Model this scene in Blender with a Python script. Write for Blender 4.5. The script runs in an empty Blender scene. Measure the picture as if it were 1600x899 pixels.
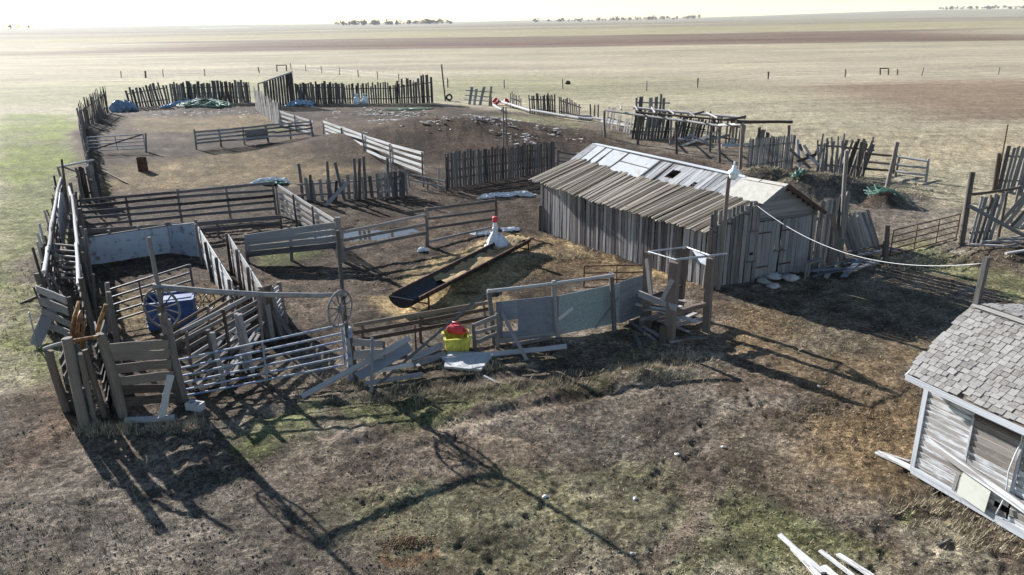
import bpy, math, random
import numpy as np
from mathutils import Vector, Matrix

random.seed(11)
rng = np.random.default_rng(11)
SC = bpy.context.scene
COL = SC.collection
rad = math.radians

# ------------------------------------------------------------------ camera
CAM_F, CAM_H, PITCH, ROLL = 1200.0, 8.5, 19.1836, 0.8
cam_data = bpy.data.cameras.new('camera')
cam_data.sensor_fit = 'HORIZONTAL'
cam_data.sensor_width = 36.0
cam_data.lens = 36.0 * CAM_F / 1600.0
cam_data.clip_start = 0.1
cam_data.clip_end = 20000
cam = bpy.data.objects.new('camera', cam_data)
COL.objects.link(cam)
_p, _r = rad(PITCH), rad(ROLL)
F = Vector((0, math.cos(_p), -math.sin(_p)))
U0 = Vector((0, math.sin(_p), math.cos(_p)))
R0 = Vector((1, 0, 0))
Rv = R0 * math.cos(_r) - U0 * math.sin(_r)
Uv = U0 * math.cos(_r) + R0 * math.sin(_r)
cam.matrix_world = Matrix(((Rv.x, Uv.x, -F.x, 0), (Rv.y, Uv.y, -F.y, 0), (Rv.z, Uv.z, -F.z, CAM_H), (0, 0, 0, 1)))
SC.camera = cam

# ------------------------------------------------------------------ sky, sun, exposure
SUN_EL, SUN_AZ = 22.5, 41.0        # azimuth: degrees left of the view direction
world = bpy.data.worlds.new('World')
SC.world = world
world.use_nodes = True
wn = world.node_tree.nodes
wn.clear()
wo = wn.new('ShaderNodeOutputWorld')
wb = wn.new('ShaderNodeBackground')
ws = wn.new('ShaderNodeTexSky')
ws.sky_type = 'NISHITA'
ws.sun_disc = False
ws.sun_elevation = rad(SUN_EL)
ws.sun_rotation = rad(-SUN_AZ)
ws.altitude = 600
ws.air_density = 1.15
ws.dust_density = 0.25
ws.ozone_density = 2.0
wb.inputs['Strength'].default_value = 0.062
world.node_tree.links.new(ws.outputs[0], wb.inputs[0])
world.node_tree.links.new(wb.outputs[0], wo.inputs[0])

sd = bpy.data.lights.new('sun', 'SUN')
sd.energy = 5.0
sd.angle = rad(0.55)
sd.color = (1.0, 0.985, 0.965)
sun = bpy.data.objects.new('sun', sd)
COL.objects.link(sun)
to_sun = Vector((-math.sin(rad(SUN_AZ)) * math.cos(rad(SUN_EL)), math.cos(rad(SUN_AZ)) * math.cos(rad(SUN_EL)), math.sin(rad(SUN_EL))))
sun.rotation_euler = to_sun.to_track_quat('Z', 'Y').to_euler()
sun.location = (-30, 40, 30)

SC.view_settings.view_transform = 'Standard'
SC.view_settings.look = 'None'
SC.view_settings.gamma = 1.0
SC.view_settings.use_curve_mapping = False
SC.view_settings.exposure = 1.38
SC.cycles.max_bounces = 6
SC.cycles.diffuse_bounces = 3
SC.cycles.volume_bounces = 1
SC.cycles.use_denoising = True

# ------------------------------------------------------------------ materials
def new_mat(name, rough=0.85, metal=0.0, spec=0.3):
    m = bpy.data.materials.new(name)
    m.use_nodes = True
    nt = m.node_tree
    b = nt.nodes['Principled BSDF']
    b.inputs['Roughness'].default_value = rough
    b.inputs['Metallic'].default_value = metal
    b.inputs['Specular IOR Level'].default_value = spec
    return m, nt, b

def N(nt, t, **kw):
    n = nt.nodes.new(t)
    for k, v in kw.items():
        setattr(n, k, v)
    return n

def ramp(nt, stops):
    n = nt.nodes.new('ShaderNodeValToRGB')
    e = n.color_ramp.elements
    while len(e) < len(stops):
        e.new(0.5)
    for i, (p, c) in enumerate(stops):
        e[i].position = p
        e[i].color = (*c, 1)
    return n

def math_node(nt, op, a=None, b=None):
    n = nt.nodes.new('ShaderNodeMath')
    n.operation = op
    for i, x in enumerate((a, b)):
        if x is None: continue
        if isinstance(x, (int, float)): n.inputs[i].default_value = x
        else: nt.links.new(x, n.inputs[i])
    return n.outputs[0]

def mixc(nt, fac, a, b, mode='MIX'):
    n = nt.nodes.new('ShaderNodeMix')
    n.data_type = 'RGBA'
    n.blend_type = mode
    for s, x in ((0, fac), (6, a), (7, b)):
        if isinstance(x, (int, float)): n.inputs[s].default_value = x
        elif isinstance(x, tuple): n.inputs[s].default_value = (*x, 1)
        else: nt.links.new(x, n.inputs[s])
    return n.outputs[2]

def wood(name, dark, mid, light, paint=None, paint_amt=0.5, var=0.5, lichen=0.0):
    """weathered timber: grain runs along local X, tone differs board by board"""
    dark, mid, light = [(q[0] * 0.70, q[1] * 0.71, q[2] * 0.735) for q in (dark, mid, light)]
    m, nt, b = new_mat(name, 0.9, 0, 0.15)
    L = nt.links.new
    tc = N(nt, 'ShaderNodeTexCoord')
    oi = N(nt, 'ShaderNodeObjectInfo')
    off = N(nt, 'ShaderNodeVectorMath', operation='SCALE')
    cmb = N(nt, 'ShaderNodeCombineXYZ')
    for i in range(3): L(oi.outputs['Random'], cmb.inputs[i])
    L(cmb.outputs[0], off.inputs[0]); off.inputs['Scale'].default_value = 57.0
    add = N(nt, 'ShaderNodeVectorMath', operation='ADD')
    L(tc.outputs['Object'], add.inputs[0]); L(off.outputs[0], add.inputs[1])
    mp = N(nt, 'ShaderNodeMapping'); mp.inputs['Scale'].default_value = (1.6, 7.0, 3.0)
    L(add.outputs[0], mp.inputs[0])
    g = N(nt, 'ShaderNodeTexNoise'); g.inputs['Scale'].default_value = 2.2; g.inputs['Detail'].default_value = 6; g.inputs['Roughness'].default_value = 0.7
    L(mp.outputs[0], g.inputs[0])
    mp2 = N(nt, 'ShaderNodeMapping'); mp2.inputs['Scale'].default_value = (2.5, 1.2, 1.0)
    L(add.outputs[0], mp2.inputs[0])
    s = N(nt, 'ShaderNodeTexNoise'); s.inputs['Scale'].default_value = 1.5; s.inputs['Detail'].default_value = 3
    L(mp2.outputs[0], s.inputs[0])
    f = math_node(nt, 'ADD', math_node(nt, 'MULTIPLY', g.outputs[0], 0.75), math_node(nt, 'MULTIPLY', s.outputs[0], 0.35))
    f = math_node(nt, 'ADD', f, math_node(nt, 'MULTIPLY', math_node(nt, 'SUBTRACT', oi.outputs['Random'], 0.5), var))
    r = ramp(nt, [(0.28, dark), (0.52, mid), (0.82, light)])
    L(f, r.inputs[0])
    colr = r.outputs[0]
    if paint:
        mp3 = N(nt, 'ShaderNodeMapping'); mp3.inputs['Scale'].default_value = (0.45, 0.55, 1)
        L(add.outputs[0], mp3.inputs[0])
        pn = N(nt, 'ShaderNodeTexNoise'); pn.inputs['Scale'].default_value = 3.0; pn.inputs['Detail'].default_value = 6; pn.inputs['Roughness'].default_value = 0.6
        L(mp3.outputs[0], pn.inputs[0])
        pr = ramp(nt, [(max(0, 1 - paint_amt - 0.04), (0, 0, 0)), (min(1, 1 - paint_amt + 0.04), (1, 1, 1))])
        L(pn.outputs[0], pr.inputs[0])
        colr = mixc(nt, pr.outputs[0], colr, paint)
    if lichen:
        ln = N(nt, 'ShaderNodeTexNoise'); ln.inputs['Scale'].default_value = 5; ln.inputs['Detail'].default_value = 8
        L(add.outputs[0], ln.inputs[0])
        lr = ramp(nt, [(0.56, (0, 0, 0)), (0.66, (lichen,) * 3)])
        L(ln.outputs[0], lr.inputs[0])
        colr = mixc(nt, lr.outputs[0], colr, (0.17, 0.14, 0.06))
    L(colr, b.inputs['Base Color'])
    bp = N(nt, 'ShaderNodeBump'); bp.inputs['Strength'].default_value = 0.35; bp.inputs['Distance'].default_value = 0.02
    L(g.outputs[0], bp.inputs['Height']); L(bp.outputs[0], b.inputs['Normal'])
    return m

def metal_paint(name, c1, c2, rust=(0.09, 0.035, 0.015), amt=0.35, rough=0.5, metal=0.0, scale=6.0):
    m, nt, b = new_mat(name, rough, metal, 0.4)
    L = nt.links.new
    ge = N(nt, 'ShaderNodeNewGeometry')
    n = N(nt, 'ShaderNodeTexNoise'); n.inputs['Scale'].default_value = scale; n.inputs['Detail'].default_value = 8; n.inputs['Roughness'].default_value = 0.65
    L(ge.outputs['Position'], n.inputs[0])
    n2 = N(nt, 'ShaderNodeTexNoise'); n2.inputs['Scale'].default_value = scale * 0.35; n2.inputs['Detail'].default_value = 4
    L(ge.outputs['Position'], n2.inputs[0])
    base = mixc(nt, n2.outputs[0], c1, c2)
    rr = ramp(nt, [(max(0.01, 0.98 - amt - 0.08), (0, 0, 0)), (min(0.99, 1.02 - amt), (1, 1, 1))])
    L(n.outputs[0], rr.inputs[0])
    L(mixc(nt, rr.outputs[0], base, rust), b.inputs['Base Color'])
    rf = math_node(nt, 'ADD', math_node(nt, 'MULTIPLY', rr.outputs[0], 0.35), rough)
    L(rf, b.inputs['Roughness'])
    bp = N(nt, 'ShaderNodeBump'); bp.inputs['Strength'].default_value = 0.15; bp.inputs['Distance'].default_value = 0.01
    L(n.outputs[0], bp.inputs['Height']); L(bp.outputs[0], b.inputs['Normal'])
    return m

def speckle(name, c1, c2, c3=None, scale=8, rough=0.8, bump=0.2, spec=0.3):
    m, nt, b = new_mat(name, rough, 0, spec)
    L = nt.links.new
    ge = N(nt, 'ShaderNodeNewGeometry')
    oi = N(nt, 'ShaderNodeObjectInfo')
    n = N(nt, 'ShaderNodeTexNoise'); n.inputs['Scale'].default_value = scale; n.inputs['Detail'].default_value = 7; n.inputs['Roughness'].default_value = 0.68
    L(ge.outputs['Position'], n.inputs[0])
    f = math_node(nt, 'ADD', n.outputs[0], math_node(nt, 'MULTIPLY', math_node(nt, 'SUBTRACT', oi.outputs['Random'], 0.5), 0.22))
    r = ramp(nt, [(0.33, c1), (0.55, c2), (0.75, c3 or c2)])
    L(f, r.inputs[0]); L(r.outputs[0], b.inputs['Base Color'])
    bp = N(nt, 'ShaderNodeBump'); bp.inputs['Strength'].default_value = bump; bp.inputs['Distance'].default_value = 0.02
    L(n.outputs[0], bp.inputs['Height']); L(bp.outputs[0], b.inputs['Normal'])
    return m

M = {}
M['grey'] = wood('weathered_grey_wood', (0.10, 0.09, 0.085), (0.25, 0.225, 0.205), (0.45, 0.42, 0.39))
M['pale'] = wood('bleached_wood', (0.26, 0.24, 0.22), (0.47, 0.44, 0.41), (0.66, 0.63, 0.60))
M['brown'] = wood('brown_weathered_wood', (0.07, 0.05, 0.04), (0.17, 0.13, 0.10), (0.30, 0.25, 0.20))
M['dark'] = wood('shade_darkened_wood', (0.05, 0.043, 0.04), (0.115, 0.10, 0.092), (0.21, 0.19, 0.175))  # darker copy of the brown wood, with shade put into its colour
M['post'] = wood('grey_brown_post_wood', (0.08, 0.065, 0.055), (0.20, 0.165, 0.14), (0.36, 0.31, 0.27))
M['timber'] = wood('dark_brown_timber', (0.06, 0.042, 0.033), (0.14, 0.10, 0.078), (0.25, 0.195, 0.16))
M['barn'] = wood('barn_siding', (0.14, 0.12, 0.115), (0.33, 0.295, 0.275), (0.54, 0.50, 0.46), lichen=0.15, var=0.7)
M['roofb'] = wood('roof_boards', (0.07, 0.056, 0.043), (0.215, 0.178, 0.14), (0.39, 0.34, 0.28), lichen=0.6, var=0.75)
M['roofg'] = wood('bare_grey_roof_boards', (0.22, 0.21, 0.20), (0.42, 0.41, 0.395), (0.58, 0.57, 0.55))
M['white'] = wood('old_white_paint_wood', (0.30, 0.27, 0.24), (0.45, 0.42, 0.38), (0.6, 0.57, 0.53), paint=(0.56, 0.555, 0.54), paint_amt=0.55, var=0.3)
M['siding'] = wood('peeling_white_siding', (0.30, 0.265, 0.23), (0.44, 0.40, 0.36), (0.60, 0.56, 0.52), paint=(0.64, 0.65, 0.66), paint_amt=0.47, var=0.4)
M['bsiding'] = wood('bare_lap_boards', (0.25, 0.215, 0.18), (0.40, 0.35, 0.31), (0.52, 0.47, 0.43), paint=(0.62, 0.63, 0.64), paint_amt=0.34, var=0.35)
M['trim'] = wood('white_trim_board', (0.4, 0.4, 0.4), (0.55, 0.55, 0.55), (0.66, 0.66, 0.66), paint=(0.50, 0.52, 0.545), paint_amt=0.52, var=0.2)
M['blue_ply'] = wood('grey_blue_plywood', (0.135, 0.147, 0.17), (0.225, 0.242, 0.27), (0.32, 0.335, 0.36), var=0.3)
M['gable'] = wood('grey_gable_boards', (0.17, 0.16, 0.155), (0.29, 0.275, 0.27), (0.40, 0.385, 0.375), var=0.3)
M['shingle'] = wood('cedar_shingle', (0.17, 0.15, 0.13), (0.36, 0.33, 0.295), (0.50, 0.47, 0.435), var=0.28)
M['osb'] = speckle('teal_chipboard', (0.15, 0.185, 0.19), (0.235, 0.285, 0.285), (0.34, 0.385, 0.375), scale=22, bump=0.1)
M['tan_ply'] = speckle('weathered_plywood', (0.38, 0.355, 0.30), (0.47, 0.445, 0.385), (0.54, 0.51, 0.45), scale=5, bump=0.05)
M['greenply'] = speckle('grey_green_plywood', (0.36, 0.40, 0.36), (0.46, 0.50, 0.45), (0.55, 0.57, 0.52), scale=5, bump=0.05)
M['panel_beige'] = speckle('beige_panel', (0.55, 0.55, 0.48), (0.62, 0.62, 0.54), scale=3, bump=0.03)
M['tin'] = metal_paint('white_roof_sheet', (0.44, 0.45, 0.465), (0.56, 0.57, 0.58), rust=(0.30, 0.27, 0.245), amt=0.36, rough=0.38, scale=3)
M['galv'] = metal_paint('galvanised_sheet', (0.40, 0.44, 0.50), (0.52, 0.56, 0.62), rust=(0.24, 0.20, 0.17), amt=0.36, rough=0.5, metal=0.25, scale=3)
M['rust'] = metal_paint('rusty_steel', (0.12, 0.05, 0.028), (0.20, 0.09, 0.045), rust=(0.06, 0.028, 0.018), amt=0.5, rough=0.8)
M['orange'] = metal_paint('orange_rusty_pipe', (0.26, 0.14, 0.045), (0.36, 0.20, 0.065), rust=(0.13, 0.065, 0.03), amt=0.5, rough=0.7)
M['bluepipe'] = metal_paint('blue_painted_steel', (0.10, 0.14, 0.30), (0.17, 0.22, 0.36), rust=(0.30, 0.315, 0.335), amt=0.50, rough=0.35, metal=0.2)
M['blackpipe'] = metal_paint('black_steel_pipe', (0.035, 0.035, 0.04), (0.06, 0.055, 0.055), amt=0.3, rough=0.5)
M['greypipe'] = metal_paint('grey_steel_pipe', (0.28, 0.29, 0.31), (0.38, 0.39, 0.41), amt=0.35, rough=0.45, metal=0.2)
M['black'] = speckle('black_rubber', (0.018, 0.018, 0.02), (0.03, 0.03, 0.034), scale=9, rough=0.55, bump=0.08)
M['void'] = speckle('near_black_and_shade', (0.012, 0.011, 0.01), (0.02, 0.018, 0.016), scale=4)  # near-black for solid dark parts; also paints the shade inside openings
M['yellow'] = speckle('yellow_plastic', (0.34, 0.30, 0.06), (0.60, 0.56, 0.09), (0.68, 0.64, 0.14), scale=7, rough=0.45, bump=0.03)
M['red'] = speckle('red_plastic', (0.36, 0.03, 0.035), (0.55, 0.05, 0.06), (0.6, 0.10, 0.10), scale=6, rough=0.4, bump=0.02)
M['blueplastic'] = speckle('blue_plastic', (0.03, 0.055, 0.14), (0.04, 0.085, 0.22), (0.08, 0.13, 0.26), scale=5, rough=0.45, bump=0.03)
M['whiteplastic'] = speckle('white_plastic', (0.66, 0.69, 0.72), (0.78, 0.80, 0.82), scale=10, rough=0.5, bump=0.1)
M['tarp'] = speckle('blue_tarp', (0.14, 0.21, 0.30), (0.24, 0.33, 0.42), (0.42, 0.48, 0.54), scale=2, rough=0.5, bump=0.1)
M['net'] = speckle('green_net_wrap', (0.05, 0.12, 0.09), (0.09, 0.20, 0.14), (0.26, 0.35, 0.30), scale=5, rough=0.6)
M['rope'] = speckle('white_rope', (0.42, 0.42, 0.42), (0.60, 0.60, 0.60), scale=30, rough=0.8)
M['rock'] = speckle('field_stone', (0.28, 0.26, 0.24), (0.42, 0.40, 0.38), (0.56, 0.54, 0.52), scale=9)
M['concrete'] = speckle('grey_concrete', (0.30, 0.30, 0.30), (0.42, 0.42, 0.42), scale=12)
M['litter'] = speckle('pale_litter', (0.50, 0.49, 0.47), (0.66, 0.66, 0.66), (0.75, 0.76, 0.78), scale=3)
M['straw'] = speckle('loose_straw', (0.26, 0.18, 0.08), (0.42, 0.31, 0.16), (0.55, 0.44, 0.27), scale=14, bump=0.6)
M['manure'] = speckle('manure', (0.075, 0.05, 0.03), (0.13, 0.09, 0.055), (0.20, 0.14, 0.09), scale=16, bump=0.8)
M['wheel'] = wood('old_wheel_wood', (0.10, 0.085, 0.075), (0.20, 0.175, 0.16), (0.34, 0.31, 0.29))
M['redtrim'] = speckle('red_brown_trim', (0.045, 0.025, 0.022), (0.08, 0.04, 0.034), scale=6)

def attr_mat(name, rough=0.95, var=0.35, scale=6.0, transl=0.0):
    m, nt, b = new_mat(name, rough, 0, 0.12)
    L = nt.links.new
    a = N(nt, 'ShaderNodeAttribute'); a.attribute_name = 'col'
    L(a.outputs[0], b.inputs['Base Color'])
    return m
M['grass'] = attr_mat('grass_blades')

# ------------------------------------------------------------------ numpy noise and terrain
_T = rng.random((256, 256)).astype(np.float32)
def vnoise(x, y, s, seed=0):
    x = np.asarray(x, dtype=np.float64) / s + seed * 17.31
    y = np.asarray(y, dtype=np.float64) / s + seed * 7.77
    xi = np.floor(x).astype(np.int64); yi = np.floor(y).astype(np.int64)
    fx = x - xi; fy = y - yi
    fx = fx * fx * (3 - 2 * fx); fy = fy * fy * (3 - 2 * fy)
    a = _T[xi & 255, yi & 255]; b = _T[(xi + 1) & 255, yi & 255]
    c = _T[xi & 255, (yi + 1) & 255]; d = _T[(xi + 1) & 255, (yi + 1) & 255]
    return (a * (1 - fx) + b * fx) * (1 - fy) + (c * (1 - fx) + d * fx) * fy

def fbm(x, y, s, o=4, seed=0, gain=0.5):
    t = 0; a = 1; n = 0
    for i in range(o):
        t = t + a * vnoise(x, y, s / 2 ** i, seed + i); n += a; a *= gain
    return t / n

def pits(x, y, s, seed):
    """distance to nearest jittered cell point, in cells"""
    x = x / s + seed * 3.1; y = y / s + seed * 5.7
    xi = np.floor(x).astype(np.int64); yi = np.floor(y).astype(np.int64)
    best = np.full(np.shape(x), 9.0)
    for i in (-1, 0, 1):
        for j in (-1, 0, 1):
            cx = xi + i; cy = yi + j
            px = cx + _T[(cx * 7) & 255, (cy * 3 + seed) & 255]; py = cy + _T[(cx * 5 + 91) & 255, (cy * 11 + seed) & 255]
            best = np.minimum(best, (px - x) ** 2 + (py - y) ** 2)
    return np.sqrt(best)

def sstep(a, b, x):
    t = np.clip((x - a) / (b - a), 0, 1)
    return t * t * (3 - 2 * t)

def inpoly(x, y, P, soft):
    """soft membership of a ground polygon: 1 inside, 0 outside"""
    P = np.asarray(P, dtype=np.float64)
    x = np.asarray(x, dtype=np.float64); y = np.asarray(y, dtype=np.float64)
    lo = P.min(0) - soft; hi = P.max(0) + soft
    sel = (x > lo[0]) & (x < hi[0]) & (y > lo[1]) & (y < hi[1])
    if not sel.all():
        out = np.zeros(np.shape(x))
        if sel.any(): out[sel] = inpoly(x[sel], y[sel], P, soft)
        return out
    ins = np.zeros(np.shape(x), bool); d2 = np.full(np.shape(x), 1e18)
    for i in range(len(P)):
        a = P[i]; b = P[(i + 1) % len(P)]
        c = ((a[1] > y) != (b[1] > y))
        xx = (b[0] - a[0]) * (y - a[1]) / (b[1] - a[1] + 1e-12) + a[0]
        ins ^= c & (x < xx)
        e = b - a; t = np.clip(((x - a[0]) * e[0] + (y - a[1]) * e[1]) / (np.dot(e, e) + 1e-9), 0, 1)
        d2 = np.minimum(d2, (x - a[0] - t * e[0]) ** 2 + (y - a[1] - t * e[1]) ** 2)
    d = np.sqrt(d2); d = np.where(ins, d, -d)
    return sstep(-soft, soft, d)

def ell(x, y, c, rx, ry, ang=0.0):
    dx = x - c[0]; dy = y - c[1]
    ca, sa = math.cos(ang), math.sin(ang)
    return np.sqrt(((dx * ca + dy * sa) / rx) ** 2 + ((-dx * sa + dy * ca) / ry) ** 2)

# mounds: centre, half sizes, turn, height
MOUNDS = [((-4.619,57.664), 15.0, 10.0, 0.2, 1.9), ((-10.149,66.188), 10.0, 6.5, 0.1, 0.5), ((0.121,50.722), 6.0, 4.5, -0.2, 0.45),
          ((15.821,37.902), 5.2, 2.0, -0.25, 1.05), ((13.766,41.629), 3.5, 1.8, -0.3, 0.75),
          ((17.77,35.653), 1.25, 1.15, 0.0, 0.62),
          ((-0.223,26.677), 2.6, 1.1, 0.85, 0.30), ((-2.185,24.823), 3.0, 0.8, 1.0, 0.14),
          ((-33.126,85.46), 5.0, 3.0, 0.0, 0.7), ((-1.827,11.06), 0.55, 0.28, 0.1, 0.05), ((3.369,17.612), 1.5, 0.5, 0.15, 0.16), ((19.025,27.614), 3.0, 1.6, 0.4, 0.3)]

def base_h(x, y):
    z = 0
    mf = 0.88 + 0.24 * fbm(x, y, 1.8, 3, 40)
    for c, rx, ry, a, hh in MOUNDS:
        q = ell(x, y, c, rx, ry, a)
        z = z + hh * (1 - sstep(0.0, 1.0, q)) * mf
    r = np.sqrt(x * x + y * y)
    far = sstep(130, 900, r)
    z = z + far * (fbm(x, y, 700, 3, 60) - 0.5) * 7.0
    z = z + sstep(900, 3500, r) * (fbm(x, y, 1500, 2, 66) - 0.42) * 16
    z = z + sstep(1200, 4500, r) * sstep(0.05, 0.55, x / (np.abs(y) + 1)) * 24 * np.where(y > 0, 1, 0)
    return z

def hz(x, y):
    return float(base_h(np.array([x]), np.array([y]))[0])

# ------------------------------------------------------------------ ground cover, painted as what grows or lies there
C_DRY = np.array((0.335, 0.298, 0.232)); C_GREEN = np.array((0.122, 0.142, 0.054)); C_SOIL = np.array((0.146, 0.116, 0.093))
C_DARK = np.array((0.054, 0.038, 0.029)); C_STRAW = np.array((0.40, 0.305, 0.17)); C_ORANGE = np.array((0.175, 0.125, 0.074)); C_GREY = np.array((0.222, 0.199, 0.175))
YARD = [(-14.965,15.098),(-12.103,16.202),(-11.69,17.906),(-12.005,19.102),(-14.256,21.493),(-16.933,26.528),(-21.964,36.723),(-27.007,47.104),(-38.884,69.223),(-46.901,89.293),(-41.375,85.239),(-29.391,89.033),(-16.255,84.546),(-7.423,86.034),(-1.052,80.054),(8.217,65.058),(16.98,55.646),(18.776,47.509),(20.191,39.647),(19.665,34.245),(17.148,28.134),(18.511,26.425),(21.343,22.874),(10.654,10.013),(-0.068,9.637),(-11.159,9.853)]
ZONES = [  # polygon, colour, softness, strength
    ([(15.664,37.912),(19.866,39.669),(20.623,35.478),(22.248,32.315),(18.754,26.807),(14.362,27.423),(13.341,32.258)], C_GREY * 0.85, 1.2, 0.75),
    ([(-24.73,43.066),(-38.522,69.185),(-44.659,86.965),(-28.635,88.929),(-8.009,84.764),(-1.684,78.948),(6.867,62.444),(14.399,40.376),(14.712,35.842),(6.816,24.109),(4.384,24.878),(1.02,23.108),(-4.475,20.637),(-6.111,17.365),(-9.198,15.809),(-11.829,19.096)], C_DARK * 1.0, 0.8, 0.9),
    ([(-26.367,48.797),(-20.864,53.802),(-14.586,55.516),(-8.218,47.397),(-11.503,43.049),(-16.874,42.882),(-22.345,40.864)], C_STRAW * 0.62, 1.2, 0.75),
    ([(-37.097,76.094),(-24.058,78.301),(-18.304,70.551),(-26.508,66.267),(-31.463,65.193)], C_STRAW * 0.52, 1.2, 0.7),
    ([(-11.754,20.901),(-13.245,24.631),(-10.28,24.835),(-8.351,22.897),(-9.373,20.815),(-9.188,19.008)], C_STRAW * 0.62, 0.4, 0.8),
    ([(-4.164,22.17),(-3.632,25.935),(-1.766,29.525),(0.032,31.38),(1.503,28.47),(1.86,26.429),(-0.829,23.183),(-2.329,21.564)], C_STRAW * 1.3, 0.5, 1.0),
    ([(0.572,31.351),(1.876,30.577),(4.676,26.682),(4.602,24.869),(1.763,24.992),(0.006,25.773)], C_ORANGE * 1.15, 0.5, 0.85),
    ([(1.394,31.619),(4.765,27.23),(6.319,24.26),(5.253,24.84),(2.51,28.682)], C_STRAW * 0.85, 0.25, 0.8),
    ([(-9.632,26.203),(-6.491,28.861),(-4.141,23.317),(-4.662,21.652),(-6.162,20.698)], C_SOIL * 1.1, 0.8, 0.7),
    ([(-10.052,29.035),(-9.154,30.368),(-7.505,28.91),(-9.042,27.317)], C_GREEN * 1.1, 0.3, 0.8),
    ([(-22.148,65.42),(-20.502,68.128),(-18.988,64.705),(-20.997,62.647)], C_GREEN * 1.2, 0.6, 0.8),
    ([(-2.211,74.583),(3.208,72.908),(7.931,58.766),(4.85,56.779),(0.178,63.13)], C_GREEN * 0.8 + C_DRY * 0.4, 1.2, 0.8),
    ([(6.861,23.475),(10.593,25.661),(14.062,22.58),(10.701,18.339),(9.643,16.872),(8.385,18.417)], C_SOIL * 0.9 + C_GREEN * 0.15, 0.8, 0.8),
    ([(6.374,23.189),(7.708,22.837),(8.355,20.17),(8.882,18.4),(10.86,20.079),(9.95,16.863),(7.797,12.997),(7.159,12.575),(6.426,13.497),(7.856,15.62),(6.864,16.959),(6.119,19.338)], C_ORANGE * 1.05, 0.6, 0.8),
    ([(3.634,12.66),(5.537,15.688),(7.975,16.248),(7.577,13.467),(6.069,12.601),(4.365,11.83),(3.194,11.3)], C_ORANGE * 0.6 + C_GREY * 0.45, 0.6, 0.8),
    ([(6.843,15.649),(9.018,16.217),(8.265,13.94),(6.838,13.25),(5.74,13.757)], C_ORANGE * 1.2, 0.4, 0.85),
    ([(-3.731,16.601),(-1.523,15.894),(3.027,18.597),(3.676,19.423),(1.074,17.14),(-2.578,17.254),(-6.015,16.025),(-6.023,15.132),(-4.453,14.54)], C_GREEN * 1.15, 0.4, 0.8),
    ([(-3.158,12.201),(-1.325,13.226),(2.481,13.131),(2.743,11.868),(2.004,10.19),(-0.472,9.928),(-2.745,11.254)], C_GREEN * 0.75 + C_DRY * 0.28, 0.6, 0.6),
    ([(3.083,11.303),(4.424,12.024),(6.607,10.71),(5.825,9.521),(2.499,9.586)], C_GREEN * 1.0, 0.5, 0.65),
    ([(7.114,13.014),(7.749,12.776),(7.686,11.947),(6.874,11.966)], C_GREEN * 1.2, 0.2, 0.8),
    ([(7.084,12.161),(7.849,12.73),(8.622,10.834),(8.134,10.064),(7.073,10.378)], C_DRY * 0.95, 0.3, 0.8),
    ([(-12.103,16.202),(-11.647,17.537),(-9.635,15.233),(-6.958,14.608),(-7.357,12.504),(-10.098,12.995)], C_SOIL * np.array((0.98, 0.85, 0.78)), 0.6, 0.8),
    ([(-13.301,13.073),(-10.384,13.453),(-7.517,14.623),(-3.842,14.262),(-2.146,10.259),(-8.096,9.793),(-11.159,9.853)], C_GREY * 0.92, 0.8, 0.7),
    ([(-5.286,14.563),(-1.5,15.588),(0.473,13.65),(-1.292,12.781),(-3.592,12.014)], C_SOIL * 1.05, 0.5, 0.7),
    ([(-0.624,15.563),(4.685,17.027),(3.593,13.57),(1.217,13.162)], C_GREY * 0.85, 0.6, 0.6),
    ([(4.225,15.726),(4.816,16.021),(3.634,12.66),(2.417,10.181),(1.901,10.192),(3.022,12.675)], C_SOIL * 1.35, 0.15, 0.9),
    ([(-3.138,16.751),(-0.687,17.931),(3.649,20.341),(3.015,21.104),(0.319,18.895),(-3.331,18.016)], C_SOIL * 0.7 + C_GREEN * 0.3, 0.4, 0.7),
    ([(14.963,28.684),(17.289,28.837),(18.044,25.689),(15.547,23.739),(14.075,25.87)], C_GREEN * 1.0 + C_DRY * 0.25, 0.4, 0.8),
    ([(16.743,25.027),(17.82,25.334),(16.022,22.5),(15.568,23.422)], C_GREEN * 1.1 + C_DRY * 0.25, 0.3, 0.8),
]

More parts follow.
